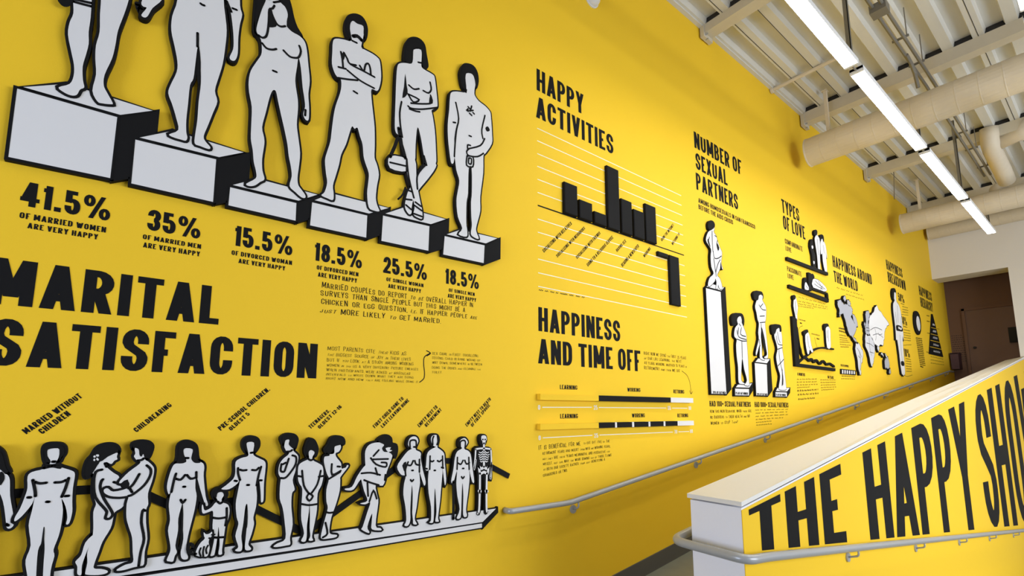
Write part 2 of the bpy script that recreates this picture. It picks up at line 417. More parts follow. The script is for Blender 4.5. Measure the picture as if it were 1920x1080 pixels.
# white end wall with the opening the ramp passes through
zo = H+3.40; ze = 16.85
b = B(); b.box(XE, ze, 1.60, WY, zo, H+5.05); b.box(XE, ze, -6.5, 1.60, -2.6, H+5.05)
struct(b.build('wall_end', M['wall']))
struct(B().box(XB, XB+.15, -1, WY+.2, 1.3, H+4.4).build('wall_far', M['brown']))
struct(B().box(ze, XB, -1, WY, H+4.2, H+4.35).build('ceiling_lobby', M['brown']))
struct(B().box(XE+.6, XB, -1.2, -1, 1.3, H+4.2).build('wall_right', M['brown']))
d = B(); dz0, dz1 = ramp(17), H+2.66
d.box(XB-.035, XB, .70, 2.64, dz0, dz1); door = struct(d.build('door_1', M['browndoor']))
b = B(); b.box(XB-.075, XB, 2.64, 2.70, dz0, dz1+.06); b.box(XB-.075, XB, .64, 2.70, dz1, dz1+.06)
b.build('door_frame', M['brown'], door)
b = B(); b.tube([(XB-.035, 2.52, H+1.66), (XB-.08, 2.52, H+1.66)], .018, 10); b.tube([(XB-.08, 2.52, H+1.66), (XB-.11, 2.52, H+1.66)], [.035, .03], 12)
b.build('door_knob', M['dark'], door)
# roof deck: trapezoid-ribbed panels, two flutes each
ceil = struct(B().box(-4, XE+.6, -6.5, WY+.2, DZ+.095, DZ+.16).build('ceiling', M['deck']))
pan = None; yk = 2.976
prof = [(0, 0), (.056, 0), (.076, .078), (.235, .078), (.255, 0), (.366, 0), (.386, .078), (.545, .078), (.565, 0), (.62, 0)]
k = 0
while yk > -6.3:
    if pan is None:
        b = B(); vs = []; n = len(prof)
        for x in (-4, XE): vs += [(x, -p, z) for p, z in prof]
        b.add(vs, [(i, i+1, n+i+1, n+i) for i in range(n-1)])
        pan = b.build('deck_panel', M['deck']); pan.parent = ceil; pm = pan
    else:
        pm = pan.copy(); C.objects.link(pm); pm.parent = ceil
    pm.location = (0, yk, DZ); yk -= .62
b = B(); b.box(-4, XE, WY-.05, WY-.001, DZ-.02, DZ+.09); struct(b.build('trim_2', M['deck']))
# steel beams across the room
bz = [(2.38, .15), (5.43, .115), (8.45, .175), (11.47, .185), (14.49, .185), (-.65, .175)]
names = {5.43: 'nearest wide cream roof beam, above the first lit lamp', 8.45: 'cream roof beam just before the nearer big round duct',
         11.47: 'cream roof beam between the two big round ducts', 14.49: 'cream roof beam right above the farther big round duct',
         2.38: 'cream roof beam overhead near the viewer', -.65: 'cream roof beam behind the viewer'}
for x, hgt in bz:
    r = thing('roof_beam', names[x], 'beam', (x, 0, DZ-hgt), 'cream roof beams')
    w = .17
    B().box(x+.07, x+.10, -6.3, 2.96, DZ-hgt+.012, DZ-.012).build('web', M['beam'], r)
    B().box(x, x+w, -6.3, 2.96, DZ-.012, DZ).build('top_flange', M['beam'], r)
    B().box(x, x+w, -6.3, 2.96, DZ-hgt, DZ-hgt+.012).build('bottom_flange', M['beam'], r)
    B().box(x+.001, x+.013, -6.3, 2.96, DZ-hgt+.012, DZ-.012).build('fascia', M['beam'], r)
    q = B(); q.box(x-.02, x+w+.02, 2.935, 2.985, DZ-hgt-.05, DZ-.02); q.build('end_bracket', M['beam'], r)
    q = B()
    for dy in (.0, .07): q.tube([(x+.02, 2.945-dy*.1, DZ-hgt-.02-dy), (x+.02, 2.90, DZ-hgt-.02-dy)], .009, 6)
    q.build('bolt', M['steel'], r)
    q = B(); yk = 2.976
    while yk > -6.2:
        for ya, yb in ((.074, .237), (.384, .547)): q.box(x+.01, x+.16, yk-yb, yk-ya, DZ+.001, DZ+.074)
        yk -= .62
    q.build('flute_shade', M['dark'], r)['kind'] = 'stuff'  # dark boxes stand in for the shade inside the open flutes over the beam
# big round ducts, bands as seams
def duct(label, x, z, r, yend, ystart=-6.3, band=.22, cat='duct'):
    R = thing('round_duct', label, cat, (x, (yend+ystart)/2, z-r), 'cream round ducts')
    n = 30; pts = []; rs = []
    y = yend
    pts = [(x, yend, z), (x, yend-.012, z), (x, yend-.02, z), (x, ystart, z)]; rs = [r+.006, r+.006, r, r]
    b = B(); b.tube(pts, rs, n, True); b.build('duct_shell', M['duct'], R, smooth=False)
    yy = yend-band
    seam = None
    while yy > -2.5:
        if seam is None:
            b = B(); b.tube([(0, 0, 0), (0, -.004, 0), (0, -.012, 0), (0, -.016, 0)], [r+.0004, r+.0018, r+.0018, r+.0004], n, False)
            seam = b.build('seam_ring', M['duct']); s_ = seam
        else: s_ = seam.copy(); C.objects.link(s_)
        s_.parent = R; s_.location = Vector((x, yy, z))-R.location; yy -= band
    return R
d1 = duct('larger nearer cream round duct crossing under the roof', 8.11, H+4.01, .216, 2.80)
d2 = duct('farther cream round duct crossing behind the lamps', 12.93, H+4.02, .212, 2.78)
d3 = duct('slim cream pipe duct lying against the top of the white end wall', 16.02, H+4.57, .17, 2.93)
# branch duct with elbow dropping to the farther duct
R = thing('branch_duct', 'cream elbow duct curving down from the roof to the farther round duct', 'duct', (12.5, 1.2, H+4.2))
pts = [(11.42, 1.12, H+4.88), (11.44, 1.13, H+4.76), (11.50, 1.14, H+4.64), (11.62, 1.14, H+4.56), (11.85, 1.13, H+4.50), (12.3, 1.11, H+4.38), (12.62, 1.10, H+4.27)]
B().tube(pts, .125, 18).build('elbow_pipe', M['duct'], R, smooth=True)
B().tube([(11.62, .62, H+4.74), (11.62, .82, H+4.70), (11.62, 1.12, H+4.60)], [.24, .13, .10], 18).build('flared_collar', M['duct'], R, smooth=True)
R = thing('branch_duct', 'short cream duct stub between the farther duct and the end wall', 'duct', (14.4, 1.2, H+4.2))
B().tube([(13.1, 1.28, H+4.3), (13.9, 1.28, H+4.42), (14.6, 1.1, H+4.45), (15.0, .6, H+4.45)], .13, 16).build('elbow_pipe', M['duct'], R, smooth=True)
# straps that hang the ducts
for lab, x, y, z in [('thin cream strap holding up the nearer duct by the yellow wall', 8.11, 2.50, H+4.20), ('thin cream strap holding up the farther duct by the yellow wall', 12.93, 2.45, H+4.20)]:
    R = thing('duct_strap', lab, 'strap', (x, y, z), 'duct straps')
    B().box(x-.022, x+.022, y-.022, y+.022, z, DZ).build('strap_bar', M['duct'], R)
    B().box(x-.05, x+.05, y-.035, y+.035, DZ-.01, DZ).build('foot_plate', M['duct'], R)
# wire loop beside the third beam, thin pipe under the deck
R = thing('wall_pipe', 'thin cream pipe running from the yellow wall to the first lamp', 'pipe', (7.4, 2.2, DZ-.09))
B().tube([(7.4, 2.99, DZ-.03), (7.4, 1.98, DZ-.03)], .028, 10).build('pipe_run', M['duct'], R)
B().tube([(7.4, 2.99, DZ-.03), (7.4, 2.96, DZ-.03)], .05, 12).build('wall_flange', M['duct'], R)
q = B().tube([(12.0, 2.62, DZ), (12.0, 2.62, DZ-.09), (12.55, 2.78, DZ-.42)], .008, 6); tag(q.build('ceiling_wire', M['conduit'], origin=(12.0, 2.62, DZ)), 'black wire hanging by the yellow wall between the two ducts', 'wire')
# seams in the deck
b = B()
for yy in (2.69, 2.40, 1.426, .806, .186, -.434): b.box(-4, XE, yy-.003, yy+.003, DZ-.003, DZ-.0005)
q = b.build('panel_seam', M['dark'], ceil); q['kind'] = 'stuff'
# electric conduits
R = thing('conduit_run', 'pair of dark conduits running along the roof beside the lamps', 'conduit', (9, 1.4, H+4.58))
for y0_, y1_ in ((1.405, 1.385), (1.32, 1.30)):
    B().tube([(3.0, y0_+.01, H+4.50), (8.4, y0_-.03, H+4.49), (12.6, y1_, H+4.47)], .019, 8).build('conduit_pipe', M['conduit'], R)
B().box(6.24, 6.39, 1.27, 1.425, H+4.43, H+4.53).build('junction_box', M['conduit'], R)
for x in (7.1, 7.8, 9.4, 10.4, 11.2, 12.2):
    q = B(); q.box(x-.012, x+.012, 1.26, 1.425, H+4.51, H+4.53); q.tube([(x, 1.28, H+4.52), (x, 1.28, DZ)], .006, 6); q.build('conduit_clamp', M['conduit'], R)
B().tube([(7.45, 1.37, H+4.49), (7.62, 1.365, H+4.45), (7.74, 1.36, H+4.36), (7.80, 1.355, H+4.18)], .022, 8).build('conduit_drop', M['conduit'], R)
# ------------------------------------------------------------------ lamps
hz = H+3.47; LX = [(3.09, 5.53), (5.66, 8.10), (8.24, 10.62), (10.77, 13.15)]
order = ['nearest', 'second', 'third', 'farthest']
def lamp(x0, x1, y, label, group='lamps in the main row'):
    R = thing('tube_lamp', label, 'lamp', ((x0+x1)/2, y, hz), group)
    B().box(x0, x1, y-.058, y+.058, hz+.022, hz+.05).build('housing', M['housing'], R)
    b = B(); w = .057; pr = [(-w, .022), (-w, .003), (-w*.9, 0), (w*.9, 0), (w, .003), (w, .022)]; n = len(pr)
    vs = [(x, y+p, hz+z) for x in (x0+.03, x1-.03) for p, z in pr]
    b.add(vs, [(i, (i+1) % n, n+(i+1) % n, n+i) for i in range(n)]+[tuple(range(n-1, -1, -1)), tuple(range(n, 2*n))]); b.build('lens', M['tube'], R)
    for sy in (-1, 1): B().box(x0, x1, min(y+sy*.058, y+sy*.062), max(y+sy*.058, y+sy*.062), hz+.001, hz+.05).build('reflector_side', M['housing'], R)
    for xa in (x0, x1-.03): B().box(xa, xa+.03, y-.06, y+.06, hz-.003, hz+.05).build('end_cap', M['housing'], R)
    return R
for i, (x0, x1) in enumerate(LX): lamp(x0, x1, 1.45, f'{order[i]} lit tube lamp of the row along the yellow wall')
for i, (x0, x1) in enumerate([(3.4, 5.9), (6.05, 8.55), (8.7, 11.2)]): lamp(x0, x1, .225, ['lit tube lamp cut by the top right corner of the picture', 'second lamp of the side row, out of the frame', 'third lamp of the side row, out of the frame'][i], 'lamps in the side row')
for x, lab in ((5.60, 'dark strut hanging the first lamp joint'), (8.17, 'dark strut hanging the second lamp joint, behind the nearer duct'), (10.69, 'dark strut hanging the third lamp joint, before the farther duct'), (13.1, 'dark strut hanging the far end of the last lamp')):
    R = thing('lamp_strut', lab, 'strut', (x, 1.455, hz+.05), 'lamp struts')
    zt_ = {8.17: H+3.79, 13.1: H+3.885}.get(x, DZ)
    q = B(); q.box(x-.02, x+.02, 1.452, 1.459, hz+.05, zt_); q.box(x-.02, x-.013, 1.452, 1.492, hz+.05, zt_); q.box(x+.013, x+.02, 1.452, 1.492, hz+.05, zt_); q.build('channel', M['conduit'], R)
    B().tube([(x-.08, 1.45, hz+.03), (x, 1.45, hz+.012), (x+.08, 1.45, hz+.03)], .010, 6).build('cable', M['conduit'], R)
# ------------------------------------------------------------------ handrails
def bend(ps, rad=.10, n=6):
    ps = [Vector(p) for p in ps]; out = [ps[0]]
    for i in range(1, len(ps)-1):
        a, c, d_ = ps[i-1], ps[i], ps[i+1]; r = min(rad, (a-c).length*.45, (d_-c).length*.45)
        p0 = c+(a-c).normalized()*r; p1 = c+(d_-c).normalized()*r
        for k in range(n+1): t = k/n; out.append(p0*(1-t)**2+c*2*t*(1-t)+p1*t*t)
    out.append(ps[-1]); return out
zr = lambda x: H-.73+.1285*(x-2.90)
R = thing('handrail', 'grey steel handrail rising along the yellow mural wall', 'handrail', (9.5, 2.93, 1.4))
B().tube(bend([(2.29, 2.995, H-.725), (2.29, 2.93, H-.725), (2.90, 2.93, H-.73), (16.6, 2.93, zr(16.6)), (17.0, 2.93, zr(16.6)), (17.0, 2.995, zr(16.6))], .06), .0215, 16).build('rail', M['steel'], R, smooth=True)
def bracket(x, y, z, wall, R):
    s = 1 if wall > y else -1
    br = B(); br.tube(bend([(x, y, z-.018), (x, y, z-.062), (x, wall-s*.004, z-.085)], .03), .0075, 8)
    o = br.build('bracket', M['steel'], R, smooth=True)
    B().tube([(x, wall-s*.001, z-.085), (x, wall-s*.012, z-.085)], .034, 16).build('flange', M['steel'], o)
for x in (3.0, 4.85, 6.45, 8.15, 9.75, 11.35, 13.1, 14.9, 16.4): bracket(x, 2.93, zr(x), WY, R)
zp = lambda x: H-.457-.126*x
R = thing('handrail', 'grey steel handrail wrapping the white parapet end below the big black letters', 'handrail', (7.5, 1.43, 0))
ye = 1.905
B().tube(bend([(4.2, ye, H-.62), (3.1, ye, H-.762), (2.78, ye, H-.80), (2.78, 1.43, H-.815), (3.0, 1.43, zp(3.0)), (16.1, 1.43, zp(16.1))], .085, 8), .0265, 16).build('rail', M['steel'], R, smooth=True)
for x in (4.45, 6.2, 7.95, 9.7, 11.6, 13.4, 15.2): bracket(x, 1.43, zp(x), 1.508, R)
bracket(3.9, ye, H-.659, 1.842, R)
# ------------------------------------------------------------------ big letters on the parapet
zb = lambda x: H-.459-.1204*x
zt = lambda x: H-.925+.116*x
R = thing('wall_lettering', 'huge stretched black letters THE HAPPY SHOW on the yellow parapet side', 'lettering', (9, 1.507, 1))
for ch, xa, xb in [('T', 2.98, 3.40), ('H', 3.47, 3.952), ('E', 4.05, 4.47), ('H', 4.985, 5.61), ('A', 5.69, 6.40), ('P', 6.50, 7.21), ('P', 7.33, 8.07), ('Y', 8.2, 9.17), ('S', 9.75, 10.80), ('H', 10.94, 12.19), ('O', 12.42, 13.72), ('W', 13.96, 16.0)]:
    wd0 = {'W': .70, 'E': .38, 'T': .44, 'A': .50}.get(ch, .46)
    polys, w = glyph(ch, .165, .125 if ch not in 'EHT' else .14, 1); b = B()
    for o in polys:
        vs = []
        for p in o:
            X = xa+(xb-xa)*p.x/w; vs.append((X, 1.5065-.0002*p.z, zb(X)+(zt(X)-zb(X))*p.y))
        a, c, d_ = (Vector(v) for v in vs[:3]); f = tuple(range(len(vs))); b.add(vs, [f if (c-a).cross(d_-a).y < 0 else f[::-1]])
    b.build('letter', M['black'], R)
# ------------------------------------------------------------------ things by the far brown wall
q = B().box(XB-.14, XB-.036, 1.60, 1.86, H+1.72, H+2.10); q.box(XB-.16, XB-.14, 1.62, 1.84, H+1.76, H+2.06)
tag(q.build('wall_box', M['dark'], origin=(XB-.1, 1.73, H+1.9)), 'dark box mounted on the brown door beside the white jamb', 'box')
q = B(); q.box(17.02, 17.36, 2.80, 2.96, H+1.10, H+1.52); q.box(17.02, 17.36, 2.79, 2.965, H+1.50, H+1.53)
tag(q.build('wall_box', M['maroon'], origin=(17.2, 2.9, H+1.1)), 'dark maroon box at the far end of the yellow wall above the rail', 'box')
R = thing('handwritten_note', 'dark handwritten lines on the brown wall left of the door', 'lettering', (XB-.002, 2.85, H+1.7))
for i in range(13):
    z = H+2.02-i*.058; b = B(); y = 2.97
    while y > 2.76-.03*(i % 2)-(i/13)*.05:
        w = random.uniform(.02, .05); b.box(XB-.003, XB-.001, y-w, y, z, z+.012); y -= w+.015
    b.build('text_line', M['dark'], R)

p = P(1117, -9, .06)
R = thing('wall_sensor', 'small white dome high on the yellow wall at the top edge of the picture', 'sensor', (p.x, WY, p.y))
b = B(); b.tube([(p.x, WY, p.y), (p.x, WY-.02, p.y), (p.x, WY-.05, p.y), (p.x, WY-.08, p.y), (p.x, WY-.095, p.y)], [.085, .085, .078, .05, .01], 20); b.build('dome', M['housing'], R, smooth=True)
B().tube([(p.x, WY-.0005, p.y), (p.x, WY-.012, p.y)], .095, 20).build('mounting_ring', M['housing'], R)

# ================================================================== pedestals of the top row
def pedestal(label, F, front, topf, side, group='pedestals under the top row of figures', t=.030, face='white'):
    fq, tq, sq = fr(F, front, t), fr(F, topf, t), fr(F, side, t)
    allp = fq+tq+sq; org = ((min(p.x for p in allp)+max(p.x for p in allp))/2, WY-t/2, min(p.y for p in allp))
    root = thing('pedestal_cutout', label, 'pedestal', org, group)
    b = B()
    for q in (fq, tq, sq): prism(b, q, t); ribbon(b, q, .009, t-.0003, True, True)
    b.build('backing_board', M['board'], root)
    b = B(); flat(b, fq, t+.0008); b.build('front_face', M[face], root)
    b = B(); flat(b, tq, t+.0008); b.build('top_face', M[face], root)
    b = B(); ribbon(b, fq, .004, t+.0014, True); ribbon(b, tq, .0035, t+.0016, True); b.build('line_work', M['line'], root)
    return root
pedestal('biggest white pedestal at the left edge, above 41.5%', AB, '30,164 222,219 208.5,336 13,295.5', '40,163 125.5,156 289,208 226,217', '223,219 296,208 284,325 210,337')
pedestal('second white pedestal from the left, above 35%', AB, '252,260 407,298 401,380.5 244,345', '259,258 324,244 459,286 411,296', '408,298 467,288 463,369 402,381')
pedestal('low white pedestal under the long haired woman, above 15.5%', AB, '430,349.5 557,380 555.5,415.5 426.5,386', '434,347 482,334 597,365 560,377.5', '558,380 604,364 601,402 556.5,416')
pedestal('white pedestal under the man with crossed arms', AB, '584,378 689.7,403.5 687.6,447 579.8,423.5', '588,375.6 621,361.5 730,390 692,401.5', '690.5,403.5 731,390 728,433 688.5,447.5')
pedestal('white pedestal under the woman in heels, above 25.5%', AB, '717,403 806,423.5 804,471.5 713.8,452.5', '721,400.5 757,388 837,411 808,421.3', '807,423.5 841,411 838.5,462 805,472')
pedestal('smallest white pedestal at the right end of the top row', AB, '832.8,441.5 909.3,459.5 907.6,494.5 829.8,478', '836,439.5 863,430 933.5,446.8 911,457.3', '910,459.5 937.5,447 936.8,484 908.5,495')
tr = 'figures on the top row of pedestals'
# ------------------------------------------------------------------ top row figures
cutout('figure_cutout', 'tall pair of legs with lace band on the biggest pedestal', F1,
 '560,-300 545,-150 548,0 550,100 522,170 510,260 535,390 555,490 552,570 522,630 440,655 475,690 530,715 575,712 600,672 632,655 622,600 620,500 642,420 665,330 665,240 680,130 688,0 700,-150 728,-190 750,-120 757,0 750,110 747,240 720,340 715,440 720,560 693,680 730,760 765,775 830,782 845,772 800,690 778,640 785,560 840,440 865,340 885,230 930,110 965,0 990,-150 985,-300 950,-450 960,-560 1010,-640 1010,-760 900,-820 820,-830 700,-800 620,-740 620,-640 640,-560 600,-430|760,-850 720,-960 760,-1060 850,-1060 880,-960 840,-850',
 lines='548,12 610,30 688,50|546,-8 610,8 690,26', blacks='430,-10 450,30 480,52 520,50 540,20 545,-30 480,-30', group=tr)
cutout('figure_cutout', 'man on the second pedestal from the left', F1,
 '1330,0 1292,120 1285,230 1310,350 1330,460 1325,540 1278,640 1262,700 1290,780 1320,880 1337,975 1268,1008 1300,1030 1350,1045 1393,1055 1405,1030 1397,990 1397,900 1410,780 1425,640 1450,590 1465,480 1480,365 1495,355 1503,480 1507,620 1490,760 1480,900 1465,1000 1460,1075 1500,1095 1565,1118 1576,1102 1540,1060 1528,1020 1560,940 1600,840 1630,760 1612,680 1640,580 1670,480 1690,350 1700,230 1690,120 1678,0 1690,-200 1730,-330 1640,-420 1540,-450 1430,-450 1350,-400 1280,-330 1310,-150|1270,-340 1200,-200 1190,-60 1213,0 1145,60 1110,118 1085,132 1060,112 1100,60 1075,50 1060,20 1090,-60 1130,-250 1210,-380|1700,0 1728,80 1745,200 1752,300 1748,370 1722,430 1740,455 1765,450 1783,400 1787,280 1800,180 1816,110 1800,40 1800,-150 1790,-300 1720,-390 1690,-300 1700,-150|1440,-440 1420,-560 1450,-640 1540,-650 1580,-560 1550,-440',
 lines='1505,28 1518,38 1532,42|1745,64 1775,76|1482,352 1482,250|1700,10 1735,90', blacks='1475,470 1492,350 1506,470 1502,600 1492,640 1478,600|1440,-640 1500,-670 1580,-640 1560,-600 1500,-620', thicklines='1030,30 1045,80 1060,60', group=tr)
cutout('figure_cutout', 'long haired woman raising a hand to her brow', F2,
 '215,-20 190,60 162,150 150,210 165,245 182,275 188,330 183,380 150,430 112,490 97,560 100,640 118,740 115,860 112,960 125,1040 132,1120 148,1190 145,1235 80,1272 100,1288 140,1284 175,1260 206,1240 192,1180 190,1100 205,1000 203,950 190,880 215,780 240,680 262,628 285,632 300,700 322,800 345,900 365,1000 374,1080 388,1150 395,1220 380,1288 420,1330 460,1365 487,1370 488,1350 460,1310 440,1280 435,1230 445,1150 453,1060 440,950 430,860 438,760 437,690 423,600 420,540 432,460 442,400 458,470 470,600 482,680 487,740 474,790 490,828 512,828 515,740 510,650 520,560 510,450 500,350 485,290 450,250 400,222 368,190 360,150 368,100 350,50 325,25 300,-10',
 hair='160,-40 148,40 142,130 140,200 152,232 148,180 165,120 195,50 215,-10|215,-30 240,-80 300,-95 350,-50 380,30 400,120 425,190 460,250 400,218 365,190 360,165 368,100 350,50 325,25 280,-20|240,80 233,130 230,185 280,188 290,165 262,110',
 lines='250,70 262,110 290,165 320,185 350,182|165,245 190,262 215,255 228,220 236,150 240,70 262,60 275,40|190,300 220,335 260,345 288,340|338,350 380,392 420,402 445,395 458,355 447,318|265,490 290,500|215,-10 240,-5|270,18 320,10|490,762 487,800', blacks='436,470 442,410 452,500 466,640 478,740 472,780 462,720 448,620 436,540', group=tr)
cutout('figure_cutout', 'moustached man standing with crossed arms', F2,
 '802,285 760,275 700,268 680,290 676,360 673,440 690,500 712,535 735,550 738,600 728,650 700,730 685,800 672,900 662,980 640,1050 625,1110 632,1200 640,1265 622,1330 600,1352 640,1372 680,1385 685,1340 680,1285 700,1215 722,1140 737,1070 770,1000 792,930 812,875 830,892 850,885 866,940 885,1000 892,1080 905,1130 928,1200 925,1260 917,1340 928,1435 965,1458 1002,1462 988,1425 977,1370 985,1285 998,1210 985,1140 968,1090 970,1000 968,880 958,780 948,690 947,618 985,630 1003,600 1014,530 1006,430 990,400 950,370 885,335 878,310 893,240 890,180 850,165 820,145 803,160 798,200 805,250',
 hair='790,255 772,200 778,140 800,112 840,105 880,122 905,165 912,210 904,260 892,235 890,182 850,165 820,145 803,158 797,195 806,250 812,285',
 lines='812,282 845,298|735,360 745,410 750,465|755,365 778,405 800,445 895,495 968,535|718,465 770,478|780,488 870,560 965,612|715,540 780,550 850,557|865,455 893,493 905,450 925,442 938,475 942,520|800,445 840,453|823,632 848,648|885,318 888,335', thicklines='820,252 850,252 880,282', blacks='740,368 762,378 758,410 745,420', group=tr)
cutout('figure_cutout', 'bobbed woman in strappy heels holding a cocktail glass and bag', F2,
 '1225,440 1180,436 1140,440 1125,468 1118,560 1113,700 1108,860 1115,915 1140,940 1160,960 1172,1060 1190,1160 1245,1130 1252,1000 1266,880 1290,960 1310,1080 1328,1145 1390,1140 1393,1040 1385,900 1370,800 1364,762 1400,745 1403,700 1395,620 1385,540 1370,515 1310,480 1292,455 1294,400 1290,345 1238,345 1235,400|1172,1050 1185,1150 1200,1230 1222,1310 1238,1390 1245,1440 1238,1485 1270,1508 1298,1512 1298,1460 1288,1410 1270,1320 1258,1220 1247,1100|1325,1135 1392,1135 1385,1172 1340,1235 1270,1320 1238,1380 1224,1440 1224,1475 1205,1482 1178,1430 1195,1340 1215,1300 1250,1240 1266,1215 1290,1170|1075,1080 1190,1102 1190,1185 1075,1163',
 hair='1188,430 1178,400 1187,320 1205,280 1240,265 1280,275 1310,310 1320,370 1333,445 1325,462 1298,452 1297,400 1290,345 1262,332 1238,345 1234,400 1222,440 1205,436',
 lines='1270,432 1300,438|1155,705 1142,780 1147,870 1160,950|1220,715 1300,720 1365,712 1355,660|1200,735 1225,752 1300,757 1404,745|1200,652 1275,690 1237,708 1200,652|1205,590 1240,618 1275,615|1305,628 1340,645 1360,620 1352,570|1210,755 1250,770 1280,775|1190,1100 1205,1230 1240,1370|1325,1140 1290,1175 1262,1225 1265,1310|1328,1145 1310,1080|1075,1125 1190,1152|1190,1105 1190,1185|1180,1310 1230,1330|1185,1380 1225,1385|1185,1420 1220,1450|1240,1480 1295,1500|1240,1420 1295,1460|1250,1400 1290,1430|1180,1300 1160,1350 1130,1380', blacks='1180,510 1190,590 1197,650 1160,680 1172,600|1355,655 1372,700 1345,712', thicklines='1075,1085 1105,1020 1133,955 1160,1020 1180,1095|1135,890 1145,950', group=tr)
cutout('figure_cutout', 'tattooed man holding a drink can, last of the top row', F2,
 '1600,640 1540,634 1500,640 1490,680 1485,760 1475,860 1477,960 1490,1080 1500,1130 1515,1128 1522,1090 1535,1180 1555,1250 1545,1320 1535,1390 1545,1500 1575,1580 1550,1622 1605,1638 1610,1600 1603,1540 1605,1400 1615,1340 1620,1170 1640,1165 1642,1330 1636,1400 1638,1500 1642,1560 1635,1620 1660,1645 1690,1652 1672,1600 1675,1560 1700,1460 1700,1360 1720,1200 1722,1080 1738,1060 1780,995 1782,930 1773,800 1765,770 1735,735 1690,700 1662,660 1660,625 1668,560 1642,512 1605,505 1597,560 1603,610',
 hair='1582,590 1570,530 1570,490 1585,455 1610,447 1650,460 1675,500 1682,560 1668,610 1663,560 1645,515 1605,508 1597,540 1603,615',
 lines='1530,710 1550,820 1535,900 1525,1000 1520,1085|1732,800 1710,900 1718,960|1620,1030 1700,1008 1730,960|1622,1030 1605,1050 1620,1078 1680,1085 1722,1062|1608,1080 1650,1090 1648,1155 1605,1145 1608,1080|1620,1095 1638,1100 1636,1135 1618,1130 1620,1095|1612,1030 1612,1005 1632,1008|1615,740 1632,760|1640,735 1630,770|1612,770 1650,765|1625,785 1640,800|1615,755 1605,765|1648,780 1658,790|1622,940 1637,946|1512,848 1528,850|1600,640 1603,622', blacks='1735,885 1750,875 1762,890 1765,905 1748,912 1738,900|1548,850 1540,900 1530,990 1524,1060 1520,960 1535,870', group=tr)
# ------------------------------------------------------------------ percentages
def pct(label, rows):
    r = block(label, rows[0][1], rows[0][3], group='percentages under the pedestals')
    for i, (t_, xl, xr, yb, yt) in enumerate(rows): text(r, t_, AB, xl, xr, yb, yt, letters=(i == 0), wt=.20 if i == 0 else .18, sp=.085 if i == 0 else .12)
pct('black lettering 41.5% of married women', [('41.5%', 36, 206, 384, 337.5), ('OF MARRIED WOMEN', 36, 199, 408.3, 397), ('ARE VERY HAPPY', 51, 184, 427.6, 417)])
pct('black lettering 35% of married men', [('35%', 275, 375, 430.5, 390.5), ('OF MARRIED MEN', 267.5, 377, 447.8, 438.8), ('ARE VERY HAPPY', 268, 375, 463.5, 453.8)])
pct('black lettering 15.5% of divorced woman', [('15.5%', 439, 547.8, 460, 422), ('OF DIVORCED WOMAN', 434, 547.5, 477.5, 468.8), ('ARE VERY HAPPY', 447, 534.8, 493, 484.5)])
pct('black lettering 18.5% of divorced men', [('18.5%', 589.5, 678.3, 488, 454), ('OF DIVORCED MEN', 593.8, 672, 505, 497), ('ARE VERY HAPPY', 596, 669.4, 518.5, 510)])
pct('black lettering 25.5% of single woman', [('25.5%', 718.4, 800.2, 511, 480), ('OF SINGLE WOMAN', 724.4, 794, 526.7, 519.7), ('ARE VERY HAPPY', 727.9, 789.4, 539.5, 532)])
pct('black lettering 18.5% of single men', [('18.5%', 834.9, 897.7, 531.3, 503), ('OF SINGLE MEN', 841.6, 890, 546.8, 540.3), ('ARE VERY HAPPY', 839.5, 892.8, 557.6, 550.3)])
r = block('giant black title MARITAL SATISFACTION', 200, 690)
text(r, 'MARITAL', AB, -27, 410, 567.8, 479, letters=True, wt=.19)
text(r, 'SATISFACTION', AB, -28, 593, 684.7, 594, letters=True, wt=.19)
handlines('handwritten note beginning MARRIED COUPLES DO REPORT', Z6, [
 ('MARRIED COUPLES DO REPORT to be OVERALL HAPPIER IN', 550, 1640, 152, 292, 110), ('SURVEYS THAN SINGLE PEOPLE BUT THIS MIGHT BE A', 542, 1585, 207, 328, 166),
 ('CHICKEN OR EGG QUESTION, i.e. IF HAPPIER PEOPLE are', 545, 1665, 268, 380, 228), ('just MORE LIKELY to GET MARRIED.', 535, 1410, 330, 410, 290)], wt=.12)
handlines('small handwritten note MOST PARENTS CITE their KIDS beside the giant title', Z6, [
 ('MOST PARENTS CITE their KIDS AS', 592, 1158, 600, 640, 570), ('the BIGGEST SOURCE of JOY in THEIR LIVES', 590, 1190, 642, 678, 618), ('BUT IF you LOOK at A STUDY AMONG WORKING', 588, 1212, 682, 712, 658),
 ('WOMEN in the US A VERY DIFFERENT PICTURE EMERGES', 585, 1245, 718, 748, 698), ('WHEN PARTICIPANTS WERE ASKED at IRREGULAR', 583, 1188, 752, 780, 732), ('INTERVALS to WRITE DOWN WHAT THEY ARE DOING', 582, 1210, 783, 806, 766), ('RIGHT NOW AND HOW they ARE FEELING WHILE DOING IT.', 580, 1250, 812, 838, 795)])
handlines('small handwritten note SEX CAME in FIRST at the arrow tip', Z6, [
 ('SEX CAME in FIRST, SOCIALIZING', 1345, 1676, 634, 652, 614), ('SECOND, CHILD REARING WOUND UP', 1345, 1690, 664, 684, 646), ('WAY DOWN, SOMEWHERE in BETWEEN', 1345, 1703, 698, 712, 680), ('DOING THE DISHES and CLEANING the', 1343, 1695, 735, 746, 718), ('TOILET.', 1343, 1418, 768, 770, 752)])
r = block('thin hand drawn arrow between the two small notes', 790, 715, 'arrow', name='drawn_arrow')
stroke(r, Z6, '1255,832 1285,805 1290,760 1284,700 1290,650 1330,624|1305,605 1333,623 1308,642', .0032)
dl = 'diagonal captions above the family row'
def dcap(label, F, rows):
    o = rows[0][1]; r = block(label, F[0]+o[0]*F[2], F[1]+o[1]*F[2], group=dl)
    for t_, a, t2, e in rows: diag(r, t_, F, a, t2, e)
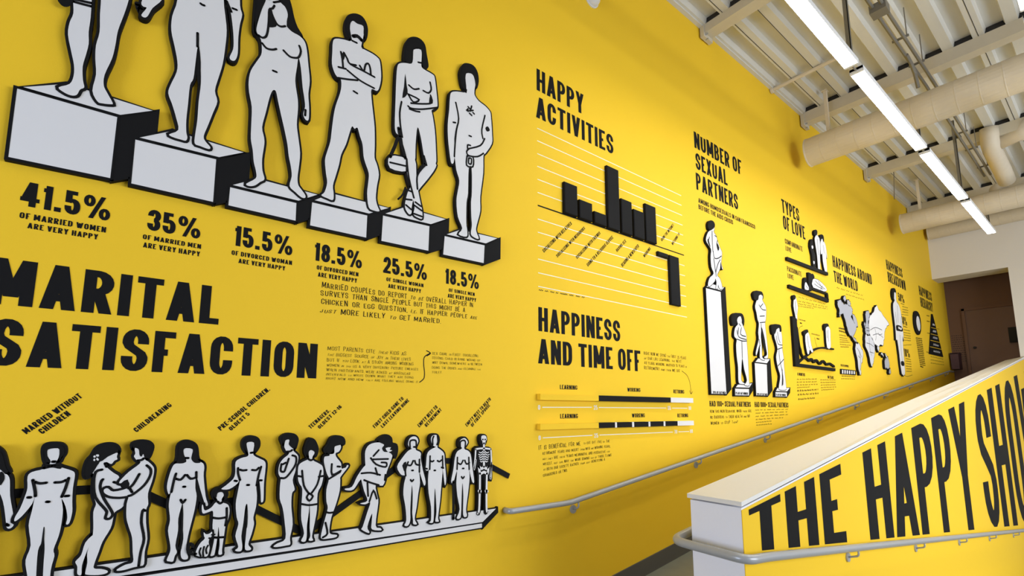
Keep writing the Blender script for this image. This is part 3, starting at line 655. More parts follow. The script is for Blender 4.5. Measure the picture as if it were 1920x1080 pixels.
dcap('slanted caption MARRIED WITHOUT CHILDREN', K1, [('MARRIED WITHOUT', (298, 566), (240, 516), (932, 148)), ('CHILDREN', (478, 566), (425, 516), (802, 345))])
dcap('slanted one-word caption CHILDBEARING above the expecting woman', AB, [('CHILDBEARING', (256.5, 811), (249.2, 804), (323, 761))])
dcap('slanted caption PRE-SCHOOL CHILDREN. OLDEST 5', K2, [('PRE-SCHOOL CHILDREN.', (643, 518), (612, 487), (1090, 150)), ('OLDEST 5', (738, 518), (712, 490), (908, 370))])
dcap('slanted caption TEENAGERS. OLDEST 12-16', K2, [('TEENAGERS.', (1452, 502), (1428, 476), (1632, 340)), ('OLDEST 12-16', (1535, 502), (1512, 478), (1735, 305))])
dcap('slanted caption FIRST CHILD GONE TO LAST LEAVING HOME', K3, [('FIRST CHILD GONE TO', (378, 620), (350, 590), (705, 290)), ('LAST LEAVING HOME', (465, 617), (440, 587), (767, 310))])
dcap('slanted caption EMPTY NEST TO RETIREMENT', K3, [('EMPTY NEST TO', (880, 610), (855, 578), (1087, 385)), ('RETIREMENT', (958, 606), (935, 576), (1132, 415))])
dcap('slanted caption EMPTY NEST TO DEATH OF FIRST SPOUSE', K3, [('EMPTY NEST TO DEATH', (1415, 602), (1393, 572), (1686, 297)), ('OF FIRST SPOUSE', (1475, 606), (1453, 577), (1676, 365))])
# ------------------------------------------------------------------ bottom row: plank, zigzag line, family
t = .030
pl = [fr(AB, s, t) for s in ('-60,1122 904.5,979 930,953.5 -60,1094.5', '-60,1128 904.5,980 904.5,989 -60,1152', '905.5,979.5 932.5,953.5 932.5,960 905.5,989.5')]
# the plank's edges are straight on the wall
root = thing('plank_cutout', 'long white drawn plank under the bottom row of figures', 'plank', (pl[0][1].x-1, WY-t/2, pl[0][1].y))
b = B()
for q in pl: prism(b, q, t); ribbon(b, q, .009, t-.0003, True, True)
b.build('backing_board', M['board'], root)
b = B(); flat(b, pl[0], t+.0008); b.build('top_face', M['white'], root)
b = B(); flat(b, pl[1], t+.0008); b.build('front_face', M['white'], root)
b = B(); ribbon(b, [pl[1][0], pl[1][1]], .0045, t+.0014); ribbon(b, [pl[1][1], pl[1][2]], .0045, t+.0014); b.build('line_work', M['line'], root)
zz = fr(AB, '-60,930 195,917 262,922 325,951 450,939 573,1000 765,862 905,866 955,893', .012)
b = B(); ribbon(b, zz, .019, .012, thick=True, ends=False)
for a in (zz[0], zz[-1]): pass
tag(b.build('zigzag_strip', M['board'], origin=(zz[0].x, WY, zz[0].y)), 'black zigzag graph line running behind the bottom row of figures', 'strip')
br_ = 'figures on the long plank'
kw = dict(group=br_, t=.036, ro=.011, rl=.0056)
cutout('figure_cutout', 'veiled woman cut off by the left picture edge', Z2,
 '-150,250 -20,200 10,260 32,310 55,320 74,360 76,480 98,610 105,690 78,722 50,715 42,650 22,520 -25,430 -55,560 -60,1250 -180,1250',
 hair='-40,130 5,150 25,200 40,260 60,300 30,305 0,280 -60,260', blacks='0,300 30,310 36,350 20,380 0,400', lines='45,690 62,700', **kw)
cutout('figure_cutout', 'man in a bow tie holding the veiled woman by the hand', Z2,
 '380,225 330,275 240,300 207,335 206,420 188,480 152,570 112,640 112,670 165,630 240,540 262,480 240,590 215,700 230,850 192,960 202,1060 225,1200 235,1250 265,1250 272,1060 285,890 315,820 325,720 335,720 332,800 335,880 325,1020 320,1250 360,1250 380,1040 408,930 402,880 440,780 462,680 472,580 462,500 492,560 505,640 495,690 520,682 542,600 542,520 547,420 562,320 540,290 460,265 417,240 440,190 445,130 400,120 360,130 357,180',
 hair='342,220 330,160 332,120 350,98 400,92 455,97 480,120 480,160 460,190 445,215 446,140 435,122 360,132 356,180 375,225',
 lines='330,270 330,243 385,252 450,238 450,266 395,256 330,270|385,250 395,258|247,360 264,440 266,480|515,345 492,420 464,485|262,374 300,385 348,380|412,378 460,375 495,360|350,523 368,523|210,490 230,490|490,480 515,478|395,222 415,222', blacks='325,725 334,725 332,800 322,860 300,880 312,820', **dict(kw, t=.040))
cutout('figure_cutout', 'expecting woman with flowers in her long hair', Z2,
 '790,200 820,175 880,155 876,185 880,205 858,215 835,240 800,225 788,240 805,268 850,305 890,330 895,360 890,385 920,430 955,480 945,530 910,570 862,600 850,640 830,720 770,820 740,900 710,980 705,1022 760,1027 805,1040 800,1058 740,1072 650,1070 640,1050 655,980 655,900 690,800 700,720 700,600 720,540 702,480 702,400 706,330 692,300 700,270 740,240 750,215|700,770 640,830 610,920 575,960 565,978 580,1010 580,1065 610,1070 615,1000 650,900 695,800',
 hair='745,228 700,300 665,332 640,335 635,290 655,220 690,180 720,130 760,105 820,95 870,108 888,145 850,165 800,190 770,215',
 lines='765,282 718,300 703,380 716,490 790,580 800,605 790,645 820,650 845,620 830,580 780,500 752,420 760,370 772,355|853,375 888,385|788,235 800,260', whites='700,180 715,175 718,188 705,192|720,170 740,168 742,182 726,184|728,192 742,205 735,215 722,205|705,200 716,205 710,218 700,212', **kw)
cutout('figure_cutout', 'short haired man touching the belly of the expecting woman', Z2,
 '1085,200 1112,222 1150,260 1155,300 1140,370 1110,460 1112,540 1097,580 1095,680 1105,800 1085,900 1080,990 1050,1005 1000,1015 930,1035 880,1040 880,1028 940,995 997,975 995,900 990,790 965,710 948,640 950,540 962,482 900,485 830,480 785,458 780,432 808,422 850,447 955,422 970,380 940,372 900,385 900,366 965,300 1045,240 1050,218 1028,214 1012,195 1005,180 1015,160 1012,120 1060,100',
 hair='1000,122 998,90 1050,75 1110,80 1138,105 1130,150 1110,190 1088,192 1075,165 1060,185 1046,170 1040,130 1010,118',
 lines='1100,250 1130,280 1125,330 1080,400 1000,465 962,480|1045,315 1000,390 965,422|1090,590 1070,590 1060,680 1080,800 1055,900 1040,1005|1030,214 1060,210 1078,198|975,425 990,450', blacks='905,388 958,355 966,415 935,422', **dict(kw, t=.040))
cutout('figure_cutout', 'long haired woman holding the small child by the hand', Z3,
 '275,225 230,235 190,240 165,280 140,360 132,420 146,468 165,440 152,500 146,560 155,660 140,740 157,850 155,900 130,960 150,970 178,970 190,930 207,900 195,850 215,740 217,650 240,560 250,530 255,620 250,700 255,800 235,900 245,950 280,955 290,935 275,880 290,780 315,680 340,580 355,480 345,420 352,330 382,430 410,520 425,555 440,542 422,480 407,330 412,270 403,235 370,220 325,215 315,190 325,130 258,125 258,170 272,200',
 hair='205,230 215,190 220,110 250,80 290,75 330,90 350,120 360,200 385,228 345,232 322,215 315,190 326,130 290,120 258,130 260,170 274,200 268,228 235,236',
 lines='200,312 185,360 165,450|200,350 235,357 268,322|282,322 310,350 350,340|268,195 292,195|255,410 268,410|352,300 352,345|235,508 250,530 270,508', blacks='355,340 375,430 398,520 385,530 362,500 350,420|242,570 250,535 254,640 250,780 240,880 232,800 236,680', **kw)
cutout('figure_cutout', 'small child in plain shirt and shorts between its parents', Z3,
 '512,515 490,535 462,568 415,588 402,545 393,560 400,610 440,602 475,592 478,640 474,720 488,790 465,900 458,928 482,925 492,900 510,790 518,712 524,760 527,850 518,915 545,915 545,880 560,780 572,700 592,650 602,590 590,545 550,528 542,505 560,470 548,442 510,450 500,485',
 hair='490,492 480,460 500,435 540,430 570,445 576,475 562,495 556,462 540,450 512,458 503,492',
 lines='474,642 520,648 572,640|512,522 530,535 548,525|486,790 512,792|524,790 558,788|580,570 580,640 570,700', **dict(kw, t=.040))
cutout('cat_cutout', 'drawn striped cat sitting at the feet of the small child', Z3,
 '408,752 425,766 450,762 470,748 468,780 450,802 445,832 452,872 435,930 400,932 385,935 365,930 345,918 360,870 385,830 415,800 410,780',
 lines='385,870 375,900 385,930|410,860 402,900 405,930|440,850 425,880 430,910|448,795 480,800|468,770 490,768', thicklines='345,915 310,910 290,885 300,840 325,850 320,880', group=br_, t=.044, ro=.009, rl=.004, cat='cat')
cutout('figure_cutout', 'man resting a hand on the head of the small child', Z3,
 '740,180 690,195 647,225 645,300 630,350 575,400 540,428 600,428 662,385 682,350 665,440 648,540 655,640 668,690 645,780 667,860 643,885 660,895 690,890 697,850 690,780 705,680 720,560 735,545 737,650 730,720 722,800 718,880 755,885 762,870 742,840 765,770 785,690 780,640 800,560 807,480 802,400 820,345 832,420 836,480 838,525 852,522 857,490 860,380 872,260 865,220 830,200 790,180 778,155 785,80 735,75 730,100 738,140',
 hair='728,145 710,110 712,70 740,45 780,42 812,60 818,100 800,135 784,145 785,80 735,78 729,110 738,150',
 lines='665,270 665,310 680,360|838,260 820,320 804,400|680,282 700,288 728,285|770,284 800,286 820,268|733,397 747,397|640,365 655,368|828,362 842,362|760,156 775,154', blacks='735,560 738,640 732,720 722,690 722,620', **dict(kw, t=.044))
cutout('figure_cutout', 'man in profile with folded arms facing left', Z3,
 '1015,85 1012,110 1020,130 1030,147 1050,145 1042,170 1005,200 975,245 968,310 985,348 980,400 978,500 1000,570 1015,680 1020,800 960,835 930,858 960,862 1030,850 1057,840 1055,790 1075,690 1065,560 1070,460 1090,430 1075,360 1100,280 1117,200 1110,170 1080,140 1080,100 1045,55 1022,62',
 hair='1002,75 995,45 1030,22 1080,25 1105,50 1100,90 1085,125 1062,112 1045,90 1050,58 1022,62 1012,92',
 lines='1072,175 1100,188 1097,240 1060,300 1020,343 985,345|1045,200 1025,260 1010,297 985,290 990,240|1000,242 1022,230|1030,147 1055,145 1070,135', **kw)
cutout('figure_cutout', 'teenager with hair in a tall bun and hands together, plainly dressed', Z3,
 '1195,200 1140,230 1117,262 1115,350 1127,390 1147,430 1140,560 1140,660 1160,760 1138,816 1170,820 1180,780 1182,700 1196,600 1200,520 1204,600 1203,720 1207,780 1195,812 1228,812 1220,780 1240,680 1257,580 1262,460 1290,400 1305,330 1300,260 1270,235 1232,215 1222,190 1240,150 1200,130 1195,165',
 hair='1175,130 1180,110 1200,60 1225,62 1243,85 1257,130 1247,172 1235,178 1238,150 1212,135 1195,150 1192,182 1178,160',
 lines='1145,290 1158,400 1195,460|1285,290 1260,390 1218,455|1195,462 1180,490 1200,515 1225,482 1200,460|1117,330 1145,335|1270,335 1302,330|1143,540 1198,548 1258,540|1190,200 1210,212 1230,202', **dict(kw, t=.040))
cutout('figure_cutout', 'teenager in profile looking down at one hand, plain dress', Z3,
 '1385,160 1340,168 1312,190 1312,240 1330,310 1347,352 1328,430 1328,520 1338,570 1315,660 1290,760 1292,800 1350,798 1400,788 1405,772 1360,765 1350,735 1365,640 1400,540 1427,440 1432,360 1435,335 1490,262 1485,248 1450,275 1440,262 1436,230 1402,187 1398,158 1420,148 1437,118 1430,95 1390,108',
 hair='1320,130 1345,100 1370,50 1410,38 1450,50 1458,85 1430,97 1392,108 1376,140 1350,165 1330,150',
 lines='1368,240 1370,320 1435,290|1345,352 1430,300|1316,176 1345,172|1322,600 1350,606 1378,602|1320,680 1335,760 1300,790|1410,258 1430,260', blacks='1440,270 1455,255 1480,248 1470,268', **kw)
cutout('figure_cutout', 'two people hugging, one lifting the other with a leg in the air', Z4,
 '530,215 500,262 498,330 500,420 462,445 470,480 490,560 515,635 460,655 500,662 537,648 515,720 480,830 470,850 520,877 530,868 515,830 550,730 547,800 550,850 618,857 612,840 577,820 597,650 590,600 577,520 630,522 652,470 660,420 690,340 702,290 672,268 692,232 640,208 590,198|500,370 440,450 400,530 345,545 360,557 410,552 452,492 500,430',
 hair='598,192 620,165 660,150 690,170 697,208 730,220 735,262 722,308 700,292 680,270 640,268 625,240 640,215',
 lines='540,315 580,362 650,382 658,352 620,348|555,325 670,322|470,430 540,425 610,442|490,480 540,500 600,518|515,500 520,600|560,300 600,255|530,640 560,560 585,620|575,390 590,440|645,480 650,440', whites='650,240 690,235 680,252 700,258 670,270', **kw)
g = 'grey haired couple'
cutout('figure_cutout', 'older white haired woman with a hand on her hip', Z4,
 '850,245 820,262 780,310 738,380 768,440 802,450 790,510 785,590 800,680 807,780 793,820 820,822 837,780 837,700 845,560 850,520 855,600 850,700 857,780 860,810 887,810 870,770 885,680 897,580 910,500 905,420 925,480 942,522 952,492 930,400 915,320 915,275 880,255 880,232 897,190 885,160 858,153 830,172 820,215 838,240',
 lines='835,238 835,190 860,180 880,190 880,238|812,365 840,370 858,335|870,335 880,362 908,368|848,408 858,408|838,478 848,490 860,478|820,345 800,400 802,448|905,325 905,420|862,232 878,232', blacks='776,372 806,342 803,430|846,580 851,530 854,620 848,760 838,780 842,660', **kw)
cutout('figure_cutout', 'older balding man standing beside the woman with a hand on her hip', Z4,
 '1028,232 985,255 962,290 955,370 950,400 966,412 975,400 970,480 975,580 992,680 992,780 978,797 1005,800 1013,760 1016,640 1022,540 1030,640 1033,720 1025,780 1028,792 1052,790 1045,760 1060,640 1070,520 1078,430 1078,390 1090,480 1098,520 1106,470 1095,340 1090,280 1060,250 1040,232 1050,180 1040,148 1020,142 998,152 992,180 1003,215 1018,228',
 lines='1005,215 1004,175 1012,152|1040,150 1044,190 1036,215|985,300 982,400|1078,300 1080,390|985,335 1000,342 1012,335|1040,335 1055,342 1070,330|1015,408 1025,408|1070,385 1085,390|945,392 962,396', blacks='1018,600 1023,550 1028,640 1024,700', **dict(kw, t=.040))
cutout('figure_cutout', 'stooped older woman leaning on a thin cane', Z4,
 '1225,242 1190,265 1172,310 1160,400 1143,490 1160,497 1187,410 1182,500 1190,600 1207,700 1185,765 1207,768 1217,740 1222,600 1228,500 1235,600 1233,740 1255,757 1262,740 1255,700 1270,580 1282,460 1278,400 1300,490 1316,492 1302,380 1290,290 1270,260 1242,245 1268,200 1255,172 1238,166 1212,182 1208,222',
 lines='1212,240 1212,195 1235,182 1250,195 1246,240|1190,350 1215,362 1232,332|1245,332 1258,360 1280,350|1190,310 1187,400|1275,310 1278,400|1228,393 1238,393|1220,455 1230,468 1240,455', thicklines='1160,495 1160,640 1158,770', blacks='1224,600 1228,530 1233,620 1230,740 1222,720', **dict(kw, t=.036))
# skeleton: white bones on a black board
root = cutout('skeleton_cutout', 'white skeleton on black at the right end of the plank', Z4,
 '1365,150 1385,140 1405,150 1410,180 1400,210 1390,232 1440,245 1446,320 1448,470 1430,475 1425,400 1415,430 1410,560 1412,700 1420,720 1395,725 1398,600 1388,440 1375,440 1370,560 1360,720 1340,735 1345,700 1348,560 1340,400 1330,380 1318,400 1312,370 1325,245 1375,232 1368,210 1362,180',
 face='line', group=br_, t=.036, ro=.006, cat='skeleton')
b = B(); to = .0392
def bones(s, r):
    for q in s.split('|'): ribbon(b, smooth(fr(Z4, q, .036), False, 3), r, to)
bones('1325,248 1380,242 1440,248|1326,250 1322,320 1313,390|1440,250 1444,350 1440,470|1328,330 1316,400|1446,350 1434,465', .006)
bones('1388,205 1388,300 1388,380', .008)
for i in range(5):
    y = 262+i*17; w = 40-abs(i-1)*4; bones(f'{1388-w},{y+8} {1388-w*.6},{y+14} 1388,{y} {1388+w*.6},{y+14} {1388+w},{y+8}', .0035)
bones('1350,380 1360,430 1388,420 1415,430 1420,380|1350,380 1370,395 1388,385 1405,395 1420,380', .009)
bones('1358,430 1357,560|1356,575 1352,700 1342,730|1410,430 1407,560|1407,575 1408,700 1418,722', .008)
bones('1350,562 1362,565|1402,562 1414,565', .010)
flat(b, smooth(fr(Z4, '1370,150 1388,145 1403,152 1408,175 1400,190 1396,208 1380,208 1376,190 1368,175', .036), True, 3), to)
b.build('bones', M['white'], root)['kind'] = 'stuff'
b = B()
for s in ('1374,170 1384,170 1384,182 1374,182', '1392,170 1402,170 1402,182 1392,182'): flat(b, fr(Z4, s, .036), to+.0006)
b.build('eye_socket', M['line'], root)
# ================================================================== middle section
r = block('big black title HAPPY ACTIVITIES', 1010, 222)
text(r, 'HAPPY', A1, 158, 688, 350, 108, letters=True, wt=.175); text(r, 'ACTIVITIES', A1, 152, 1022, 657, 417, letters=True, wt=.175)
R = thing('chart_grid', 'thin white ruled lines of the happy activities bar chart', 'chart', (P(1008, 440).x, WY, P(1008, 440).y))
xL = P(1008, 385).x; xR = P(1277, 367).x
for y in (240.8, 264.2, 288.3, 312, 336.2, 360.8, 410.5, 435.2, 460.2, 485.4, 511.2, 536.7):
    z = P(1008, y).y; b = B(); ribbon(b, [Vector((xL, z)), Vector((xR, z))], .0036, .001, ends=False); b.build('grid_line', M['whitevinyl'], R)
z = P(1008, 385).y; b = B(); ribbon(b, [Vector((xL, z)), Vector((xR, z))], .006, .0014, ends=False); b.build('zero_line', M['black'], R)
zu = P(1056, 397, .03).y
names_ = ['socializing with relatives', 'socializing with neighbors', 'socializing with friends', 'going to a religious service', 'having sex', 'reading a newspaper', 'working', 'using the internet', 'watching TV']
zneg = P(1233, 470, .03).y
for i, (xl, xr, yt, yb) in enumerate([(1058.5, 1082.8, 339.5, 0), (1087, 1110.8, 373, 0), (1115, 1137.8, 395, 0), (1138, 1160, 309, 0), (1165, 1184.7, 371, 0), (1188.5, 1208, 391, 0), (1210, 1229.5, 380.5, 0), (1234.5, 1253.3, 468.5, 478.5), (1255.5, 1273.2, 476.5, 570.5)]):
    tt = .032; p0 = P(xl, yt, tt)
    if yb: z1 = p0.y if i == 7 else zneg; z0 = P(xl+(4 if i == 8 else 0), yb, tt).y; z1 = zneg
    else: z1 = p0.y; z0 = zu
    yr_ = 420 if not yb else 480
    xa = p0.x; xb = P(xr, yt+8, tt).x
    R = thing('chart_bar', f'raised black chart bar for {names_[i]}', 'bar', ((xa+xb)/2, WY-.016, z0), 'raised black bars of the activities chart')
    b = B(); c = .006
    vs = [(xa, WY, z0), (xb, WY, z0), (xb, WY, z1), (xa, WY, z1), (xa, WY-tt+c, z0), (xb, WY-tt+c, z0), (xb, WY-tt+c, z1), (xa, WY-tt+c, z1), (xa+c, WY-tt, z0+c), (xb-c, WY-tt, z0+c), (xb-c, WY-tt, z1-c), (xa+c, WY-tt, z1-c)]
    b.add(vs, [(0, 1, 5, 4), (1, 2, 6, 5), (2, 3, 7, 6), (3, 0, 4, 7), (4, 5, 9, 8), (5, 6, 10, 9), (6, 7, 11, 10), (7, 4, 8, 11), (8, 9, 10, 11), (3, 2, 1, 0)]); b.build('bar_block', M['board'], R)
cg = 'slanted captions of the activities chart'
for t_, o, tp, e in [('SOCIALIZING WITH RELATIVES', (180, 445), (162, 408), (497, 122)), ('SOCIALIZING WITH NEIGHBORS', (332, 500), (316, 466), (645, 175)), ('SOCIALIZING WITH FRIENDS', (553, 517), (538, 482), (818, 230)), ('GOING TO A RELIGIOUS SERVICE', (676, 602), (660, 566), (962, 277)),
                     ('HAVING SEX', (1003, 437), (988, 405), (1107, 320)), ('READING A NEWSPAPER', (1064, 605), (1046, 572), (1252, 375)), ('WORKING', (1310, 500), (1296, 470), (1382, 402)), ('USING THE INTERNET', (1507, 318), (1493, 288), (1643, 140)), ('WATCHING TV', (1628, 362), (1614, 332), (1710, 240))]:
    r = block(f'slanted chart caption {t_}', A3[0]+o[0]/6, A3[1]+o[1]/6, group=cg); diag(r, t_, A3, o, tp, e, wt=.17)
notes('tiny handwritten footnote under the bar chart', A3, [(122, 640, 868, 955, 0)], 18, r=.0024)
r = block('big black title HAPPINESS AND TIME OFF', 1010, 682)
text(r, 'HAPPINESS', A4, 118, 1040, 362, 92, letters=True, wt=.18); text(r, 'AND TIME OFF', A4, 115, 1270, 727, 448, letters=True, wt=.18)
handlines('handwritten note RIGHT NOW WE SPEND beside the time off title', A4, [
 ('RIGHT NOW WE SPEND the FIRST 25 YEARS', 1303, 1778, 628, 685, 592), ('of OUR LIFE LEARNING, the NEXT', 1306, 1728, 683, 722, 650), ('40 YEARS WORKING, ANOTHER 15 YEARS in', 1308, 1785, 737, 778, 705), ('RETIREMENT and then WE DIE', 1308, 1708, 793, 828, 758)], wt=.11)
r = block('thin curved arrow pointing down to the first time bar', 1295, 735, 'arrow', name='drawn_arrow')
stroke(r, A4, '1732,814 1790,865 1822,950 1836,1068|1818,1035 1834,1072 1852,1045', .0028)
for lab, rows in [('captions LEARNING WORKING RETIRING over the upper time bar', [('LEARNING', 360, 555, 37, 5+0, 729.7, 721)]), ]: pass
r = block('black captions LEARNING, WORKING, RETIRING above the upper time bar', 1050, 730)
text(r, 'LEARNING', A5, 360, 555, 58, 8, wt=.17); text(r, 'WORKING', A5, 1118, 1265, 84, 40, wt=.17); text(r, 'RETIRING', A5, 1638, 1758, 104, 62, wt=.17)
r = block('black captions LEARNING, WORKING, RETIRING above the lower time bar', 1050, 785)
text(r, 'LEARNING', A5, 363, 562, 388, 336, wt=.17); text(r, 'WORKING', A5, 1170, 1315, 376, 331, wt=.17); text(r, 'RETIRING', A5, 1682, 1803, 375, 333, wt=.17)
def timebar(label, segs, ytop, ybot, xref):
    tt = .045; z1 = P(A5[0]+xref/6, A5[1]+ytop/6, tt).y; z0 = P(A5[0]+xref/6, A5[1]+ybot/6, tt).y; zm = (A5[1]+(ytop+ybot)/12)
    R = thing('time_bar', label, 'bar', (P(1150, 750).x, WY-.02, z0), 'raised time bars')
    for xa, xb, mm in segs:
        a = P(A5[0]+xa/6, zm, tt).x; c = P(A5[0]+xb/6, zm, tt).x
        B().box(a, c, WY-tt, WY-.0005, z0, z1).build('bar_segment', M[mm], R)
timebar('upper raised time bar: yellow, one long black, white', [(140, 795, 'yellow'), (795, 1605, 'board'), (1605, 1857, 'white')], 108, 178, 140)
timebar('lower raised time bar: yellow, five short black pieces, white', [(140, 797, 'yellow'), (797, 980, 'board'), (980, 1002, 'white'), (1002, 1172, 'board'), (1172, 1195, 'white'), (1195, 1357, 'board'), (1357, 1378, 'white'), (1378, 1527, 'board'), (1527, 1547, 'white'), (1547, 1685, 'board'), (1685, 1868, 'white')], 448, 516, 140)
def scale(label, F, nums, y0s, lines):
    r = block(label, F[0]+nums[0][1]*F[2], F[1]+nums[0][3]*F[2], 'scale', name='time_scale')
    for t_, xl, xr, yb, yt in nums: text(r, t_, F, xl, xr, yb, yt, m_='whitevinyl', wt=.17, name='number')
    for xa, ya, xb, yb in lines:
        b = B(); ribbon(b, [P(F[0]+xa*F[2], F[1]+ya*F[2]), P(F[0]+xb*F[2], F[1]+yb*F[2])], .0036, .001, ends=False); b.build('scale_line', M['whitevinyl'], r)
scale('white age scale under the upper time bar', A5, [('0', 112, 138, 290, 235), ('25', 740, 783, 290, 238), ('65', 1573, 1608, 292, 246), ('80', 1808, 1836, 292, 250)], 0, [(160, 262, 716, 262), (798, 264, 1553, 270), (1620, 271, 1792, 272)])
scale('white age scale under the lower time bar', A5, [('0', 118, 144, 633, 580), ('25', 745, 790, 605, 555), ('70', 1648, 1680, 558, 516), ('88', 1823, 1855, 553, 510)], 0, [(165, 606, 724, 577), (805, 574, 1628, 541), (1692, 538, 1812, 533)])
handlines('handwritten note IT IS BENEFICIAL FOR ME above the handrail', A5, [
 ('IT IS BENEFICIAL FOR ME', 122, 592, 742, 690, 692), ('to CUT OFF FIVE of THE', 622, 918, 680, 655, 650), ('RETIREMENT YEARS AND INSERT them INTO my WORKING YEARS,', 165, 925, 797, 712, 765), ('not only ARE these YEARS MEANINGFUL AND PRODUCTIVE for', 165, 920, 858, 768, 826),
 ('MYSELF, but this WAY the WORK COMING out of THOSE FLOWS', 170, 940, 918, 812, 886), ('to BOTH OUR SOCIETY, RATHER than just BENEFITING A', 170, 865, 978, 862, 946), ('GRANDCHILD OR TWO.', 172, 445, 1045, 985, 1012)], wt=.11)
# ================================================================== number of partners
r = block('black title NUMBER OF SEXUAL PARTNERS with two small lines below', 1305, 390)
text(r, 'NUMBER OF', A6, 120, 600, 250, 90, letters=True, wt=.18); text(r, 'SEXUAL', A6, 135, 456, 465, 303, letters=True, wt=.18); text(r, 'PARTNERS', A6, 140, 564, 674, 507, letters=True, wt=.18)
text(r, 'AMONG HOMOSEXUALS IN SAN FRANCISCO', A6, 160, 735, 808, 760, wt=.17); text(r, 'BEFORE THE AIDS CRISIS', A6, 162, 511, 873, 826, wt=.17)
pg = 'pedestals of the partners chart'
a = pedestal('very tall narrow white column, 70% of gay men', AB, '1323,539.5 1351.3,546.8 1362.3,739.5 1333.5,738.8', '1324.5,537.6 1331,531 1357.8,539 1352.5,545.3', '1352,546.8 1359.8,539.5 1370.8,729 1363,739.5', pg)
text(a, '70% OF GAY MEN', G8, 176, 290, 757, 735, off=.0325, wt=.17, name='printed_caption')
a = pedestal('low white block under two embracing women, 2% of gay women', G8, '374,710 502,714 502,778 374,776', '379,703 398,676 530,664 503,707', '503,713 535,666 534,730 503,778', pg)
text(a, '2% OF GAY WOMEN', G8, 380, 493, 766, 743, off=.0325, wt=.17, name='printed_caption')
a = pedestal('medium white column under an embracing pair, 28% of gay men', G8, '550,480 661,494 671,780 565,777', '556,474 582,440 689,448 662,488', '662,493 692,450 711,726 672,780', pg)
text(a, '28% OF GAY MEN', G8, 573, 668, 775, 753, off=.0325, wt=.17, name='printed_caption')
a = pedestal('last low white block in the partners chart, 2% of gay women', G8, '737,742 841,746 843,788 738,785', '741,736 756,706 868,706 843,741', '843,746 872,709 869,748 844,788', pg)
text(a, '2% OF GAY WOMEN', G8, 743, 832, 778, 758, off=.0325, wt=.17, name='printed_caption')
kw = dict(group='embracing pairs on the partners pedestals', t=.032, ro=.008, rl=.006)
cutout('figure_cutout', 'dark haired figure seen from behind on the very tall column', G7,
 '190,165 150,190 127,270 160,330 180,370 175,440 182,540 205,610 165,655 148,720 165,740 215,690 222,660 235,700 228,758 245,765 252,720 262,757 285,770 290,735 268,660 242,625 270,560 276,490 290,560 298,560 282,500 290,400 270,350 242,270 232,230 212,200 206,180 212,165 208,120 180,140',
 hair='155,150 152,110 165,82 190,78 210,95 216,125 200,158 170,162',
 lines='188,180 190,280 197,385|200,385 212,452 250,455 282,432|242,275 235,320 250,380|205,460 225,600 230,640|150,280 162,240|270,470 245,520 225,600|215,225 235,240', blacks='150,255 162,300 172,340 160,330 142,280|240,300 262,350 250,380 236,340', **kw)
cutout('figure_cutout', 'pair with loose dark hair embracing on the low 2% block', G8,
 '392,100 402,132 375,170 368,240 390,270 385,320 390,420 402,520 405,640 420,670 465,670 432,640 432,540 440,440 458,540 482,640 460,680 502,686 500,640 495,520 487,380 480,290 476,230 452,160 432,110 432,72 410,62',
 hair='350,130 345,70 370,40 400,38 440,45 457,90 452,145 432,112 426,62 396,80 388,130 365,142',
 lines='392,190 410,250 475,272|432,165 425,225 470,245|435,290 440,440|405,165 400,230|390,268 440,285 478,285|410,130 425,150', whites='392,92 402,80 410,95 408,126 398,130|418,80 430,82 433,115 420,128', blacks='440,450 452,520 470,600 455,560 442,500', **kw)
cutout('figure_cutout', 'pair kissing on the medium column with one leg raised', G8,
 '582,-110 556,-30 568,30 578,90 590,130 584,210 588,270 562,385 570,410 596,320 598,380 600,440 635,458 640,448 620,430 615,330 608,250 615,160 640,260 655,350 662,410 635,432 660,442 672,425 668,340 652,200 645,120 652,90 655,0 645,-40 622,-80 622,-120 602,-132',
 hair='545,-110 540,-140 560,-162 590,-160 620,-150 630,-110 618,-90 612,-130 590,-122 580,-82 555,-90',
 lines='590,-40 618,0 650,8|598,62 640,60|598,120 645,115|625,-50 600,-20|608,130 612,200|590,270 600,330', whites='586,-118 598,-128 604,-100 592,-88|610,-126 621,-118 620,-92 611,-98', blacks='616,170 636,240 650,330 640,400 630,330 618,250', **kw)
cutout('figure_cutout', 'pair holding each other on the last low block', G8,
 '738,190 728,240 745,300 757,360 745,430 760,520 782,600 770,690 775,722 830,724 835,700 827,620 815,500 813,440 802,370 800,320 797,240 787,190 772,165 750,168',
 hair='708,200 705,150 730,138 760,140 787,150 792,195 777,202 770,168 750,182 735,218 718,222',
 lines='745,240 760,310 800,322|755,360 800,345|770,362 775,440 805,600 805,680|760,510 812,450|755,200 765,260 780,300', whites='742,196 750,176 758,184 754,206|762,168 772,176 772,200 764,204', blacks='797,520 806,600 805,670 795,690 798,620', **kw)
r = block('black caption HAD 100+ SEXUAL PARTNERS under the very tall column', 1331, 762); text(r, 'HAD 100+ SEXUAL PARTNERS', G8, 147, 518, 874, 823, wt=.18)
r = block('black caption HAD 1000+ SEXUAL PARTNERS under the medium column', 1415, 763); text(r, 'HAD 1000+ SEXUAL PARTNERS', G8, 553, 857, 880, 832, wt=.18)
handlines('handwritten note HOW HAS MEN BEHAVIOR under the 100+ caption', G8, [
 ('HOW HAS MEN BEHAVIOR, WHEN there ARE', 150, 523, 932, 926, 905), ('NO BARRIERS to THEIR HEALTH and NO', 153, 510, 985, 972, 958), ('WOMEN to STOP Them?', 156, 402, 1040, 1024, 1012)], wt=.12)
notes('faint handwritten lines under the 1000+ caption', G8, [(556, 852, 912, 905, 0), (560, 845, 940, 928, 0), (560, 850, 970, 952, 0), (562, 808, 998, 980, 0), (564, 708, 1024, 1010, 0), (566, 706, 1048, 1036, 0)], 14, r=.0026)
